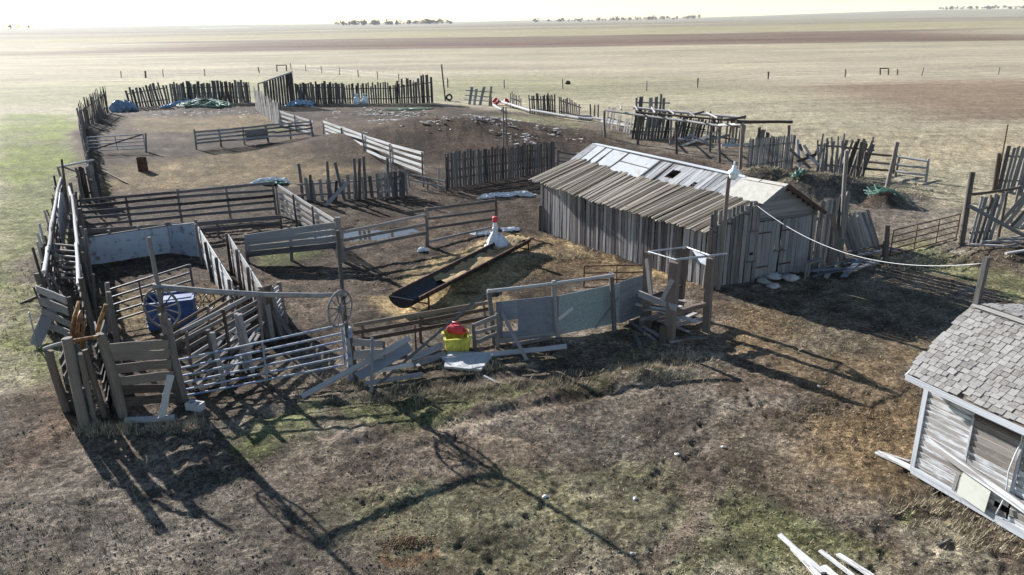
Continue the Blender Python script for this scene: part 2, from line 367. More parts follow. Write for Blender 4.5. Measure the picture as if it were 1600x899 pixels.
def cover(x, y):
    n = np.shape(x)
    wx = x + (fbm(x, y, 3.0, 4, 1) - 0.5) * 3.2 + (fbm(x, y, 0.5, 3, 5) - 0.5) * 0.8
    wy = y + (fbm(x, y, 3.0, 4, 9) - 0.5) * 3.2 + (fbm(x, y, 0.5, 3, 15) - 0.5) * 0.8
    r = np.sqrt(x * x + y * y)
    # open prairie
    p = fbm(x, y, 14, 4, 20)
    c = C_DRY * (0.8 + 0.55 * p[..., None])
    pal = sstep(0.35, 0.65, fbm(x, y, 60, 3, 23))[..., None]
    c = c * (1 - 0.25 * pal) + (C_GREEN * 0.9 + C_DRY * 0.55) * 0.25 * pal
    def band(y0, y1, colr, s0, s1, amt, wob=20, seed=0, xa=-9999, xb=9999, sx=30):
        yy = y + (fbm(x, y * 0.5, wob * 3, 3, 70 + seed) - 0.5) * wob
        w = sstep(y0 - s0, y0 + s0, yy) * (1 - sstep(y1 - s1, y1 + s1, yy)) * sstep(xa - sx, xa + sx, x) * (1 - sstep(xb - sx, xb + sx, x)) * amt
        return w[..., None], colr
    for w, q in (band(90, 128, C_GREEN * 0.75 + C_DRY * 0.5, 6, 14, 0.75, 14, 1, -120, 20, 25),
                 band(128, 200, C_DRY * 1.10, 15, 25, 0.6, 30, 2),
                 band(200, 268, C_DRY * 0.95 + C_GREEN * 0.2, 15, 6, 0.6, 14, 3),
                 band(64, 106, np.array((0.205, 0.150, 0.112)), 4, 6, 0.88, 10, 4, 36, 330, 9),
                 band(46, 62, np.array((0.33, 0.28, 0.20)), 3, 4, 0.7, 6, 5, 20, 90, 8),
                 band(268, 420, np.array((0.150, 0.105, 0.085)), 5, 25, 0.9, 16, 6, -150, 210, 45),
                 band(290, 330, np.array((0.125, 0.07, 0.058)), 9, 14, 0.55, 26, 7, -120, 130, 45),
                 band(415, 455, np.array((0.13, 0.085, 0.07)), 10, 14, 0.7, 26, 16, -220, 260, 65),
                 band(250, 300, np.array((0.17, 0.12, 0.095)), 9, 14, 0.5, 26, 17, -260, -120, 45),
                 band(470, 700, np.array((0.30, 0.27, 0.17)), 40, 60, 0.7, 60, 8),
                 band(700, 1000, np.array((0.20, 0.185, 0.135)), 60, 90, 0.7, 120, 9),
                 band(1100, 1500, np.array((0.17, 0.15, 0.125)), 60, 200, 0.75, 200, 10),
                 band(1500, 6000, np.array((0.20, 0.20, 0.165)), 200, 1000, 0.6, 500, 11)):
        c = c * (1 - w) + q * w
    # left pasture strip beside the alley
    lp = inpoly(wx, wy, [(-12.103,16.202),(-11.606,17.903),(-13.96,20.982),(-16.603,25.791),(-22.06,36.729),(-28.237,49.396),(-44.066,79.601),(-53.13,81.834)], 1.0)[..., None]
    c = c * (1 - lp) + np.array((0.205, 0.238, 0.072)) * lp
    l2 = (inpoly(wx, wy, [(-27.956,41.562),(-27.742,47.584),(-21.543,35.411),(-20.157,29.087)], 1.0) * 0.8 + 0.5 * sstep(0.5, 0.66, fbm(x, y, 4, 3, 88)) * lp[..., 0]).clip(0, 0.4)[..., None] * lp
    c = c * (1 - l2) + C_GREY * 0.85 * l2
    # trampled yard
    yd = inpoly(wx, wy, YARD, 1.0)[..., None]
    soil = C_SOIL * (0.45 + 1.15 * fbm(x, y, 1.7, 5, 30, 0.65)[..., None])
    dg = sstep(0.42, 0.62, fbm(x, y, 1.1, 4, 33))[..., None]
    soil = soil * (1 - 0.5 * dg) + C_GREY * 0.9 * 0.5 * dg
    c = c * (1 - yd) + soil * yd
    zf = (0.45 + 0.75 * fbm(x, y, 0.8, 4, 35)).clip(0, 1)
    for P, q, s, a in ZONES:
        w = inpoly(wx, wy, P, s) * a * zf
        w = w[..., None]
        c = c * (1 - w) + np.asarray(q) * w
    # mounds: manure, strewn straw
    for i, (ce, rx, ry, a, hh) in enumerate(MOUNDS):
        w = (1 - sstep(0.7, 1.05, ell(wx, wy, ce, rx, ry, a)))[..., None]
        q = (C_DARK * 1.5, C_DARK * 1.5, C_DARK * 1.3, C_GREY * 0.7, C_GREY * 0.75, C_DARK * 1.1, C_STRAW * 1.25, C_STRAW * 1.25, C_DARK * 1.5, np.array((0.16, 0.10, 0.06)), C_GREY * 1.15, C_DARK * 1.4)[i]
        c = c * (1 - w * 0.8) + q * w * 0.8
    near = (1 - sstep(30, 120, r))[..., None]
    mott = (fbm(x, y, 0.35, 4, 37) - 0.5)[..., None]
    m2 = (fbm(x, y, 1.9, 5, 39, 0.7) - 0.5)[..., None] * yd
    c = c * (1 + near * mott * 1.1) * (1 + 1.5 * m2)
    return c.clip(0.01, 0.9)

def fine_h(x, y):
    """trampled clods, hoof pocks, ruts"""
    r = np.sqrt(x * x + y * y)
    near = 1 - sstep(45, 110, r)
    z = (fbm(x, y, 1.3, 4, 50) - 0.5) * 0.10
    z = z + (fbm(x, y, 0.30, 4, 53, 0.6) - 0.5) * 0.062
    patch = sstep(0.40, 0.6, fbm(x, y, 2.2, 3, 55))
    d = pits(x + (fbm(x, y, 0.3, 2, 57) - 0.5) * 0.12, y, 0.42, 3)
    z = z - 0.042 * (1 - sstep(0.08, 0.34, d)) * sstep(0.44, 0.6, fbm(x, y, 0.9, 2, 58)) * (0.3 + 0.7 * patch)
    d = pits(x, y, 0.23, 8)
    z = z - 0.022 * (1 - sstep(0.10, 0.4, d)) * (0.2 + 0.8 * patch)
    tr = [(4.729,16.087),(3.903,14.056),(3.039,12.056),(2.107,10.188)]
    for a, b in zip(tr[:-1], tr[1:]):
        e = np.array(b) - np.array(a); t = np.clip(((x - a[0]) * e[0] + (y - a[1]) * e[1]) / np.dot(e, e), 0, 1)
        dd = np.sqrt((x - a[0] - t * e[0]) ** 2 + (y - a[1] - t * e[1]) ** 2)
        z = z - 0.035 * np.exp(-(dd / 0.22) ** 2)
    for P, Q in (((-5.623,15.706),(0.964,18.069)), ((-3.345,14.51),(2.447,16.75))):
        e = np.array(Q) - np.array(P); t = np.clip(((x - P[0]) * e[0] + (y - P[1]) * e[1]) / np.dot(e, e), 0, 1)
        dd = np.sqrt((x - P[0] - t * e[0]) ** 2 + (y - P[1] - t * e[1]) ** 2) + (fbm(x, y, 0.5, 2, 59) - 0.5) * 0.2
        z = z - 0.06 * np.exp(-(dd / 0.2) ** 2) + 0.03 * np.exp(-((dd - 0.45) / 0.2) ** 2)
    return z * near

PUDDLE = ((-6.207,31.817), 2.6, 1.1, 0.15)
def ground_z(x, y):
    z = base_h(x, y) + fine_h(x, y)
    c, rx, ry, a = PUDDLE
    q = ell(x, y, c, rx, ry, a) + (fbm(x, y, 0.9, 3, 91) - 0.5) * 0.6
    return z - 0.16 * (1 - sstep(0.5, 1.3, q))

def gz(x, y):
    return float(ground_z(np.array([float(x)]), np.array([float(y)]))[0])

def tag(o, label=None, cat=None, group=None, kind=None):
    if label: o['label'] = label
    if cat: o['category'] = cat
    if group: o['group'] = group
    if kind: o['kind'] = kind
    return o

def grid_mesh(name, verts, faces, mat=None, smooth=False, cols=None):
    me = bpy.data.meshes.new(name)
    verts = np.asarray(verts, dtype=np.float32); faces = np.asarray(faces, dtype=np.int32)
    k = faces.shape[1]
    me.vertices.add(len(verts)); me.vertices.foreach_set('co', verts.ravel())
    me.loops.add(faces.size); me.loops.foreach_set('vertex_index', faces.ravel())
    me.polygons.add(len(faces)); me.polygons.foreach_set('loop_start', np.arange(0, faces.size, k, dtype=np.int32))
    if smooth: me.polygons.foreach_set('use_smooth', np.ones(len(faces), dtype=bool))
    if cols is not None:
        at = me.attributes.new('col', 'FLOAT_COLOR', 'POINT')
        at.data.foreach_set('color', np.concatenate([cols, np.ones((len(cols), 1))], 1).astype(np.float32).ravel())
    me.update(calc_edges=True)
    if mat: me.materials.append(mat)
    return me

def build_ground():
    rr = [0.02, 2.0, 4.0, 5.5]
    r = 6.8
    while r < 48: rr.append(r); r *= 1.0052
    while r < 6000: rr.append(r); r *= 1.022
    rr.append(6000.0)
    rr = np.array(rr)
    a = np.concatenate([np.linspace(-180, -58, 40)[:-1], np.linspace(-58, 58, 880), np.linspace(58, 180, 40)[1:]])
    a = np.radians(a)[:-1]
    X = rr[:, None] * np.sin(a)[None]; Y = rr[:, None] * np.cos(a)[None]
    Z = ground_z(X, Y)
    Cc = cover(X, Y)
    n, m = X.shape
    idx = np.arange(n * m).reshape(n, m)
    nx = np.roll(idx, -1, 1)
    fa = np.stack([idx[:-1], nx[:-1], nx[1:], idx[1:]], -1).reshape(-1, 4)[:, ::-1]
    mt, nt, b = new_mat('ground_cover', 0.97, 0, 0.08)
    L = nt.links.new
    at = N(nt, 'ShaderNodeAttribute'); at.attribute_name = 'col'
    ge = N(nt, 'ShaderNodeNewGeometry')
    n1 = N(nt, 'ShaderNodeTexNoise'); n1.inputs['Scale'].default_value = 9; n1.inputs['Detail'].default_value = 8; n1.inputs['Roughness'].default_value = 0.72
    L(ge.outputs['Position'], n1.inputs[0])
    n2 = N(nt, 'ShaderNodeTexNoise'); n2.inputs['Scale'].default_value = 55; n2.inputs['Detail'].default_value = 4
    L(ge.outputs['Position'], n2.inputs[0])
    n3 = N(nt, 'ShaderNodeTexNoise'); n3.inputs['Scale'].default_value = 0.9; n3.inputs['Detail'].default_value = 9; n3.inputs['Roughness'].default_value = 0.75
    L(ge.outputs['Position'], n3.inputs[0])
    r1 = ramp(nt, [(0.36, (0.34, 0.32, 0.30)), (0.5, (0.92, 0.92, 0.92)), (0.66, (1.75, 1.72, 1.66))]); L(n1.outputs[0], r1.inputs[0])
    c1 = mixc(nt, 1.0, at.outputs[0], r1.outputs[0], 'MULTIPLY')
    r2 = ramp(nt, [(0.40, (0.5, 0.48, 0.46)), (0.60, (1.5, 1.48, 1.45))]); L(n2.outputs[0], r2.inputs[0])
    c1 = mixc(nt, 0.9, c1, r2.outputs[0], 'MULTIPLY')
    r3 = ramp(nt, [(0.36, (0.66, 0.65, 0.64)), (0.64, (1.32, 1.31, 1.28))]); L(n3.outputs[0], r3.inputs[0])
    c1 = mixc(nt, 0.9, c1, r3.outputs[0], 'MULTIPLY')
    n5 = N(nt, 'ShaderNodeTexNoise'); n5.inputs['Scale'].default_value = 3.2; n5.inputs['Detail'].default_value = 10; n5.inputs['Roughness'].default_value = 0.78
    L(ge.outputs['Position'], n5.inputs[0])
    r5 = ramp(nt, [(0.44, (0.70, 0.685, 0.67)), (0.50, (1.0, 1.0, 1.0)), (0.585, (1.36, 1.35, 1.30))]); L(n5.outputs[0], r5.inputs[0])
    c1 = mixc(nt, 0.9, c1, r5.outputs[0], 'MULTIPLY')
    for sc, lo, hi in (((0.010, 0.055, 0.0), 0.72, 1.26), ((0.09, 0.40, 0.0), 0.78, 1.2)):
        mp = N(nt, 'ShaderNodeMapping'); mp.inputs['Scale'].default_value = sc
        L(ge.outputs['Position'], mp.inputs[0])
        n4 = N(nt, 'ShaderNodeTexNoise'); n4.inputs['Scale'].default_value = 1.0; n4.inputs['Detail'].default_value = 9; n4.inputs['Roughness'].default_value = 0.66
        L(mp.outputs[0], n4.inputs[0])
        r4 = ramp(nt, [(0.3, (lo, lo, lo)), (0.7, (hi, hi * 0.99, hi * 0.96))]); L(n4.outputs[0], r4.inputs[0])
        c1 = mixc(nt, 1.0, c1, r4.outputs[0], 'MULTIPLY')
    L(c1, b.inputs['Base Color'])
    ad = math_node(nt, 'ADD', n1.outputs[0], math_node(nt, 'MULTIPLY', n2.outputs[0], 0.35))
    bp = N(nt, 'ShaderNodeBump'); bp.inputs['Strength'].default_value = 1.0; bp.inputs['Distance'].default_value = 0.12
    ad = math_node(nt, 'ADD', ad, math_node(nt, 'MULTIPLY', n5.outputs[0], 0.9))
    ln = N(nt, 'ShaderNodeVectorMath', operation='LENGTH'); L(ge.outputs['Position'], ln.inputs[0])
    mr = N(nt, 'ShaderNodeMapRange'); mr.inputs[1].default_value = 30; mr.inputs[2].default_value = 95; mr.inputs[3].default_value = 1.0; mr.inputs[4].default_value = 0.18
    L(ln.outputs['Value'], mr.inputs[0]); L(mr.outputs[0], bp.inputs['Strength'])
    L(ad, bp.inputs['Height']); L(bp.outputs[0], b.inputs['Normal'])
    me = grid_mesh('ground', np.stack([X, Y, Z], -1).reshape(-1, 3), fa, mt, True, Cc.reshape(-1, 3))
    o = bpy.data.objects.new('ground', me); COL.objects.link(o)
    tag(o, kind='structure')
build_ground()

# ------------------------------------------------------------------ building helpers
WM = {}                                             # world matrix of each object built
def place(o, parent, mw):
    COL.objects.link(o)
    if parent is not None:
        o.parent = parent
        o.matrix_parent_inverse = WM[parent].inverted()
    o.matrix_basis = mw
    WM[o] = mw.copy()
    return o

def thing(name, label, cat, xy, group=None, z=None):
    o = bpy.data.objects.new(name, None)
    o.empty_display_size = 0.2
    place(o, None, Matrix.Translation((xy[0], xy[1], gz(*xy[:2]) if z is None else z)))
    return tag(o, label, cat, group)

def use_mat(o, m):
    o.material_slots[0].link = 'OBJECT'
    o.material_slots[0].material = M[m] if isinstance(m, str) else m

def shape(name, me, mat, parent=None, mw=None):
    o = bpy.data.objects.new(name, me)
    place(o, parent, mw or Matrix())
    if mat: use_mat(o, mat)
    return o

def mesh_of(name, verts, faces, smooth=False):
    me = bpy.data.meshes.new(name)
    me.from_pydata([tuple(v) for v in verts], [], faces)
    if smooth: me.polygons.foreach_set('use_smooth', [True] * len(me.polygons))
    me.materials.append(None)
    me.update()
    return me

def unit_plank(seed, seg=5, warp=0.11, rough_end=0.018):
    rnd = random.Random(seed)
    V = []; Fc = []
    ph = rnd.uniform(0, 6); am = rnd.uniform(0.3, 1) * warp
    for i in range(seg + 1):
        t = i / seg
        dy = am * math.sin(ph + 3.5 * t); dz = am * 1.6 * math.sin(ph * 2 + 3 * t)
        lo_ = 0.9 if warp < 0.05 else 0.8
        w0 = 0.5 * rnd.uniform(lo_, 1.0); w1 = 0.5 * rnd.uniform(lo_, 1.0)
        for y, z in ((-w0, -0.5), (w1, -0.5), (w1, 0.5), (-w0, 0.5)):
            x = t + (rnd.uniform(-1, 1) * rough_end if i in (0, seg) else 0)
            V.append((x, y + dy, z + dz))
    for i in range(seg):
        for k in range(4):
            a = i * 4 + k; b = i * 4 + (k + 1) % 4
            Fc.append((a, b, b + 4, a + 4))
    Fc.append((3, 2, 1, 0)); e = seg * 4; Fc.append((e, e + 1, e + 2, e + 3))
    return mesh_of('plank', V, Fc)

def unit_log(seed, n=8, seg=4, warp=0.35, taper=0.12):
    rnd = random.Random(seed)
    V = []; Fc = []
    ph = rnd.uniform(0, 6); am = rnd.uniform(0.4, 1) * warp
    for i in range(seg + 1):
        t = i / seg
        for k in range(n):
            a = 2 * math.pi * k / n
            r = (1 - taper * t) * rnd.uniform(0.9, 1.06)
            V.append((t + (rnd.uniform(-1, 1) * 0.006 if i == seg else 0), r * math.cos(a) + am * math.sin(ph + 3.3 * t), r * math.sin(a) + am * math.cos(ph * 1.7 + 3 * t)))
    for i in range(seg):
        for k in range(n):
            a = i * n + k; b = i * n + (k + 1) % n
            Fc.append((a, b, b + n, a + n))
    Fc.append(tuple(range(n - 1, -1, -1))); Fc.append(tuple(range(seg * n, seg * n + n)))
    return mesh_of('log', V, Fc)

PLANKS = [unit_plank(i) for i in range(9)]
STRAIGHT = [unit_plank(50 + i, 3, 0.015, 0.004) for i in range(4)]
LOGS = [unit_log(i) for i in range(7)]
PIPE = unit_log(99, 8, 1, 0.0, 0.0)
for _m in [PIPE] + LOGS: _m.polygons.foreach_set('use_smooth', [len(p.vertices) == 4 for p in _m.polygons])

def frame_of(A, B, n=None):
    A = Vector(A); B = Vector(B)
    x = B - A; L = x.length; x.normalize()
    if n is None:
        n = x.cross(Vector((0, 0, 1)))
        if n.length < 0.05: n = Vector((0.6, -0.8, 0))
    z = Vector(n); z = z - x * z.dot(x); z.normalize()
    y = z.cross(x)
    return A, x, y, z, L

def mw_of(A, B, sy, sz, n=None):
    A, x, y, z, L = frame_of(A, B, n)
    return Matrix(((x.x * L, y.x * sy, z.x * sz, A.x), (x.y * L, y.y * sy, z.y * sz, A.y), (x.z * L, y.z * sy, z.z * sz, A.z), (0, 0, 0, 1)))

def plank(par, A, B, w=0.15, t=0.03, n=None, mat='grey', name='board', straight=False):
    return shape(name, random.choice(STRAIGHT if straight else PLANKS), mat, par, mw_of(A, B, w, t, n))

def log(par, A, B, r=0.07, mat='post', name='post'):
    th = random.uniform(0, 6)
    return shape(name, random.choice(LOGS), mat, par, mw_of(A, B, r, r, (math.cos(th), math.sin(th), 0.3)))

def pipe(par, A, B, r=0.022, mat='greypipe', name='rail'):
    return shape(name, PIPE, mat, par, mw_of(A, B, r, r, (0.3, 0.5, 0.8)))

def tube(name, pts, r, mat, par=None, n=7, closed=False):
    """one bent tube along a point list"""
    pts = [Vector(p) for p in pts]
    V = []; Fc = []; m = len(pts)
    up = Vector((0.13, 0.21, 0.97))
    for i, p in enumerate(pts):
        a = pts[i - 1] if (i > 0 or closed) else p
        b = pts[(i + 1) % m] if (i < m - 1 or closed) else p
        d = (b - a).normalized(); u = d.cross(up)
        if u.length < 0.1: u = d.cross(Vector((1, 0, 0)))
        u.normalize(); w = d.cross(u)
        rr_ = r[i] if isinstance(r, (list, tuple)) else r
        for k in range(n):
            t = 2 * math.pi * k / n
            V.append(p + (u * math.cos(t) + w * math.sin(t)) * rr_)
    for i in range(m if closed else m - 1):
        for k in range(n):
            a = i * n + k; b = i * n + (k + 1) % n; j = (i + 1) % m
            Fc.append((a, b, j * n + (k + 1) % n, j * n + k))
    if not closed:
        Fc.append(tuple(range(n - 1, -1, -1))); Fc.append(tuple(range((m - 1) * n, m * n)))
    o0 = WM[par].translation if par is not None else pts[0]
    me = mesh_of(name, [v - o0 for v in V], Fc, True)
    return shape(name, me, mat, par, Matrix.Translation(o0))

def lathe(name, prof, c, mat, par=None, n=20, axis=None, jitter=0.0):
    """surface of revolution, profile (radius, height) about the point c"""
    V = []; Fc = []
    q = Vector((0, 0, 1)).rotation_difference(Vector(axis)) if axis else None
    for r, z in prof:
        for k in range(n):
            a = 2 * math.pi * k / n
            j = 1 + random.uniform(-jitter, jitter)
            v = Vector((r * j * math.cos(a), r * j * math.sin(a), z))
            V.append(q @ v if q else v)
    for i in range(len(prof) - 1):
        for k in range(n):
            a = i * n + k; b = i * n + (k + 1) % n
            Fc.append((a, b, b + n, a + n))
    if prof[0][0] > 1e-4: Fc.append(tuple(range(n - 1, -1, -1)))
    if prof[-1][0] > 1e-4: Fc.append(tuple(range((len(prof) - 1) * n, len(prof) * n)))
    return shape(name, mesh_of(name, V, Fc, True), mat, par, Matrix.Translation(c))

def slab(name, quad, t, mat, par=None, nu=1, nv=1, bend=0.0):
    """sheet of thickness t over a four-cornered outline (a,b,c,d), optionally wavy"""
    a, b, c, d = [Vector(q) for q in quad]
    nr = (b - a).cross(d - a).normalized()
    top = []
    for j in range(nv + 1):
        for i in range(nu + 1):
            u, v = i / nu, j / nv
            p = (a * (1 - u) + b * u) * (1 - v) + (d * (1 - u) + c * u) * v
            top.append(p + nr * bend * random.uniform(-1, 1))
    o0 = WM[par].translation if par is not None else a
    k = len(top); V = [p + nr * t * 0.5 - o0 for p in top] + [p - nr * t * 0.5 - o0 for p in top]
    Fc = []; W1 = nu + 1
    for j in range(nv):
        for i in range(nu):
            q = j * W1 + i
            Fc.append((q, q + 1, q + 1 + W1, q + W1)); Fc.append((k + q, k + q + W1, k + q + 1 + W1, k + q + 1))
    rim = [i for i in range(W1)] + [j * W1 + nu for j in range(1, nv + 1)] + [nv * W1 + i for i in range(nu - 1, -1, -1)] + [j * W1 for j in range(nv - 1, 0, -1)]
    for i, q in enumerate(rim):
        q2 = rim[(i + 1) % len(rim)]
        Fc.append((q, k + q, k + q2, q2))
    return shape(name, mesh_of(name, V, Fc), mat, par, Matrix.Translation(o0))

def lump(name, c, sx, sy, sz, mat, par=None, seed=0, n=10, m=6, rough=0.25, rz=0.0):
    """irregular rounded lump sitting on the ground"""
    rnd = random.Random(seed); V = []; Fc = []
    for i in range(m + 1):
        ph = math.pi * i / m
        for k in range(n):
            a = 2 * math.pi * k / n
            j = 1 + rnd.uniform(-rough, rough)
            x, y = sx * j * math.sin(ph) * math.cos(a), sy * j * math.sin(ph) * math.sin(a)
            V.append((x * math.cos(rz) - y * math.sin(rz), x * math.sin(rz) + y * math.cos(rz), sz * (1 + math.cos(ph)) * 0.5 * j - 0.12 * sz))
    for i in range(m):
        for k in range(n):
            a = i * n + k; b = i * n + (k + 1) % n
            Fc.append((a, a + n, b + n, b))
    return shape(name, mesh_of(name, V, Fc, True), mat, par, Matrix.Translation(c))

def sink(p, d=0.12):
    return (p[0], p[1], gz(p[0], p[1]) - d)

def lerp(A, B, t): return tuple(a + (b - a) * t for a, b in zip(A, B))

def nrm(A, B):
    d = Vector((B[0] - A[0], B[1] - A[1], 0)).normalized()
    return Vector((d.y, -d.x, 0))

# ------------------------------------------------------------------ fence kinds
def rail_fence(name, label, rails, nposts=3, post_top=None, w=0.14, mat='grey', pmat='post', pr=0.075, cat='fence', side=1, round_rails=False, split=1, jit=0.03, pname='post', posts=None, group=None, sag=0.0):
    """rails: list of (A, B) segments, top first; posts stand along the line below"""
    A, B = rails[0]
    t = thing(name, label, cat, lerp(A, B, 0.5), group)
    n = nrm(A, B) * side
    ht_ = post_top if post_top is not None else 0.12
    for q in (posts if posts is not None else [i / max(1, nposts - 1) for i in range(nposts)]):
        top = Vector(lerp(A, B, q)); top.z += ht_ + random.uniform(-0.06, 0.12)
        b = sink(top, 0.25)
        lean = Vector((random.uniform(-1, 1), random.uniform(-1, 1), 0)) * 0.04
        log(t, b, top + lean, pr, pmat, pname)
    for a, b in rails:
        for s in range(split):
            p = Vector(lerp(a, b, s / split)); q = Vector(lerp(a, b, (s + 1) / split))
            off = n * (pr + 0.02) + Vector((0, 0, random.uniform(-jit, jit)))
            p = p + off; q = q + n * (pr + 0.02) + Vector((0, 0, random.uniform(-jit, jit)))
            if round_rails: log(t, p, q, w * 0.42, mat, 'rail')
            else: plank(t, p, q, w * random.uniform(0.85, 1.1), 0.032, n, mat, 'rail')
    return t

def picket_fence(name, label, P, Q, h0, h1, w=0.14, gap=0.02, mat='grey', lean=0.0, jh=0.12, jl=0.03, miss=0.0, rails=2, cat='fence', side=1, posts=0, pmat='post', tilt=0.0, zb=0.0, group=None, jw=0.32):
    """upright boards nailed on rails; lean = slope along the fence line, tilt = fall across it"""
    t = thing(name, label, cat, lerp(P, Q, 0.5), group)
    d = Vector((Q[0] - P[0], Q[1] - P[1], 0)); L = d.length; d.normalize()
    n = nrm(P, Q) * side
    x = 0.0
    while x < L:
        ww = w * random.uniform(1 - jw, 1 + jw)
        u = (x + ww / 2) / L
        x += ww + gap * random.uniform(0.4, 1.6)
        if u > 1: break
        if random.random() < miss: continue
        hh = (h0 + (h1 - h0) * u) + random.uniform(-jh, jh)
        b = Vector((P[0], P[1], 0)) + d * (u * L) + n * random.uniform(0.0, 0.02)
        b.z = gz(b.x, b.y) - 0.05 + zb + random.uniform(0, 0.05)
        top = b + Vector((0, 0, hh + 0.05)) + d * hh * (lean + random.uniform(-jl, jl)) + n * hh * (tilt + random.uniform(-jl, jl) * 0.4)
        plank(t, b, top, ww, 0.028, n, random.choice(('dark', 'dark', 'dark', 'brown', 'post')) if mat == 'dark' else mat, 'picket')
    for r in range(rails):
        f = (0.25, 0.78, 0.5)[r] if rails > 1 else 0.6
        a = Vector((P[0], P[1], gz(*P) + zb + h0 * f)) - n * 0.045 + n * h0 * f * tilt + d * h0 * f * lean
        b = Vector((Q[0], Q[1], gz(*Q) + zb + h1 * f)) - n * 0.045 + n * h1 * f * tilt + d * h1 * f * lean
        plank(t, a, b, 0.11, 0.045, n, mat, 'rail')
    for i in range(posts):
        u = i / max(1, posts - 1)
        b = Vector(lerp((P[0], P[1], 0), (Q[0], Q[1], 0), u)) - n * 0.14
        b.z = gz(b.x, b.y) - 0.2
        log(t, b, b + Vector((0, 0, (h0 + (h1 - h0) * u) * 0.98 + 0.2)) + n * h0 * tilt, 0.065, pmat, 'post')
    return t

def tube_gate(name, label, rails, r=0.024, mat='greypipe', stiles=(0.33, 0.66), cat='gate', er=None, group=None):
    A, B = rails[0]; A2, B2 = rails[-1]
    t = thing(name, label, cat, lerp(A, B, 0.5), group)
    for a, b in rails: pipe(t, a, b, r, mat, 'rail')
    for u in (0.0, 1.0):
        pipe(t, lerp(A, B, u), lerp(A2, B2, u), er or r * 1.15, mat, 'end_stile')
    for u in stiles:
        n = nrm(A, B) * r * 1.6
        pipe(t, Vector(lerp(A, B, u)) + n, Vector(lerp(A2, B2, u)) + n, r * 0.9, mat, 'stile')
    return t

def lone_post(label, bt, r=0.075, mat='post', cat='post', group=None, name='fence_post'):
    b, tp = bt
    o = log(None, sink(b, 0.2), tp, r, mat, name)
    return tag(o, label, cat, group)

def loose(label, A, B, w=0.15, t=0.035, mat='grey', n=(0, 0, 1), group=None, name='loose_board', cat='board'):
    o = plank(None, A, B, w, t, n, mat, name)
    return tag(o, label, cat, group)

def on_g(p, dz=0.04): return (p[0], p[1], gz(p[0], p[1]) + dz)

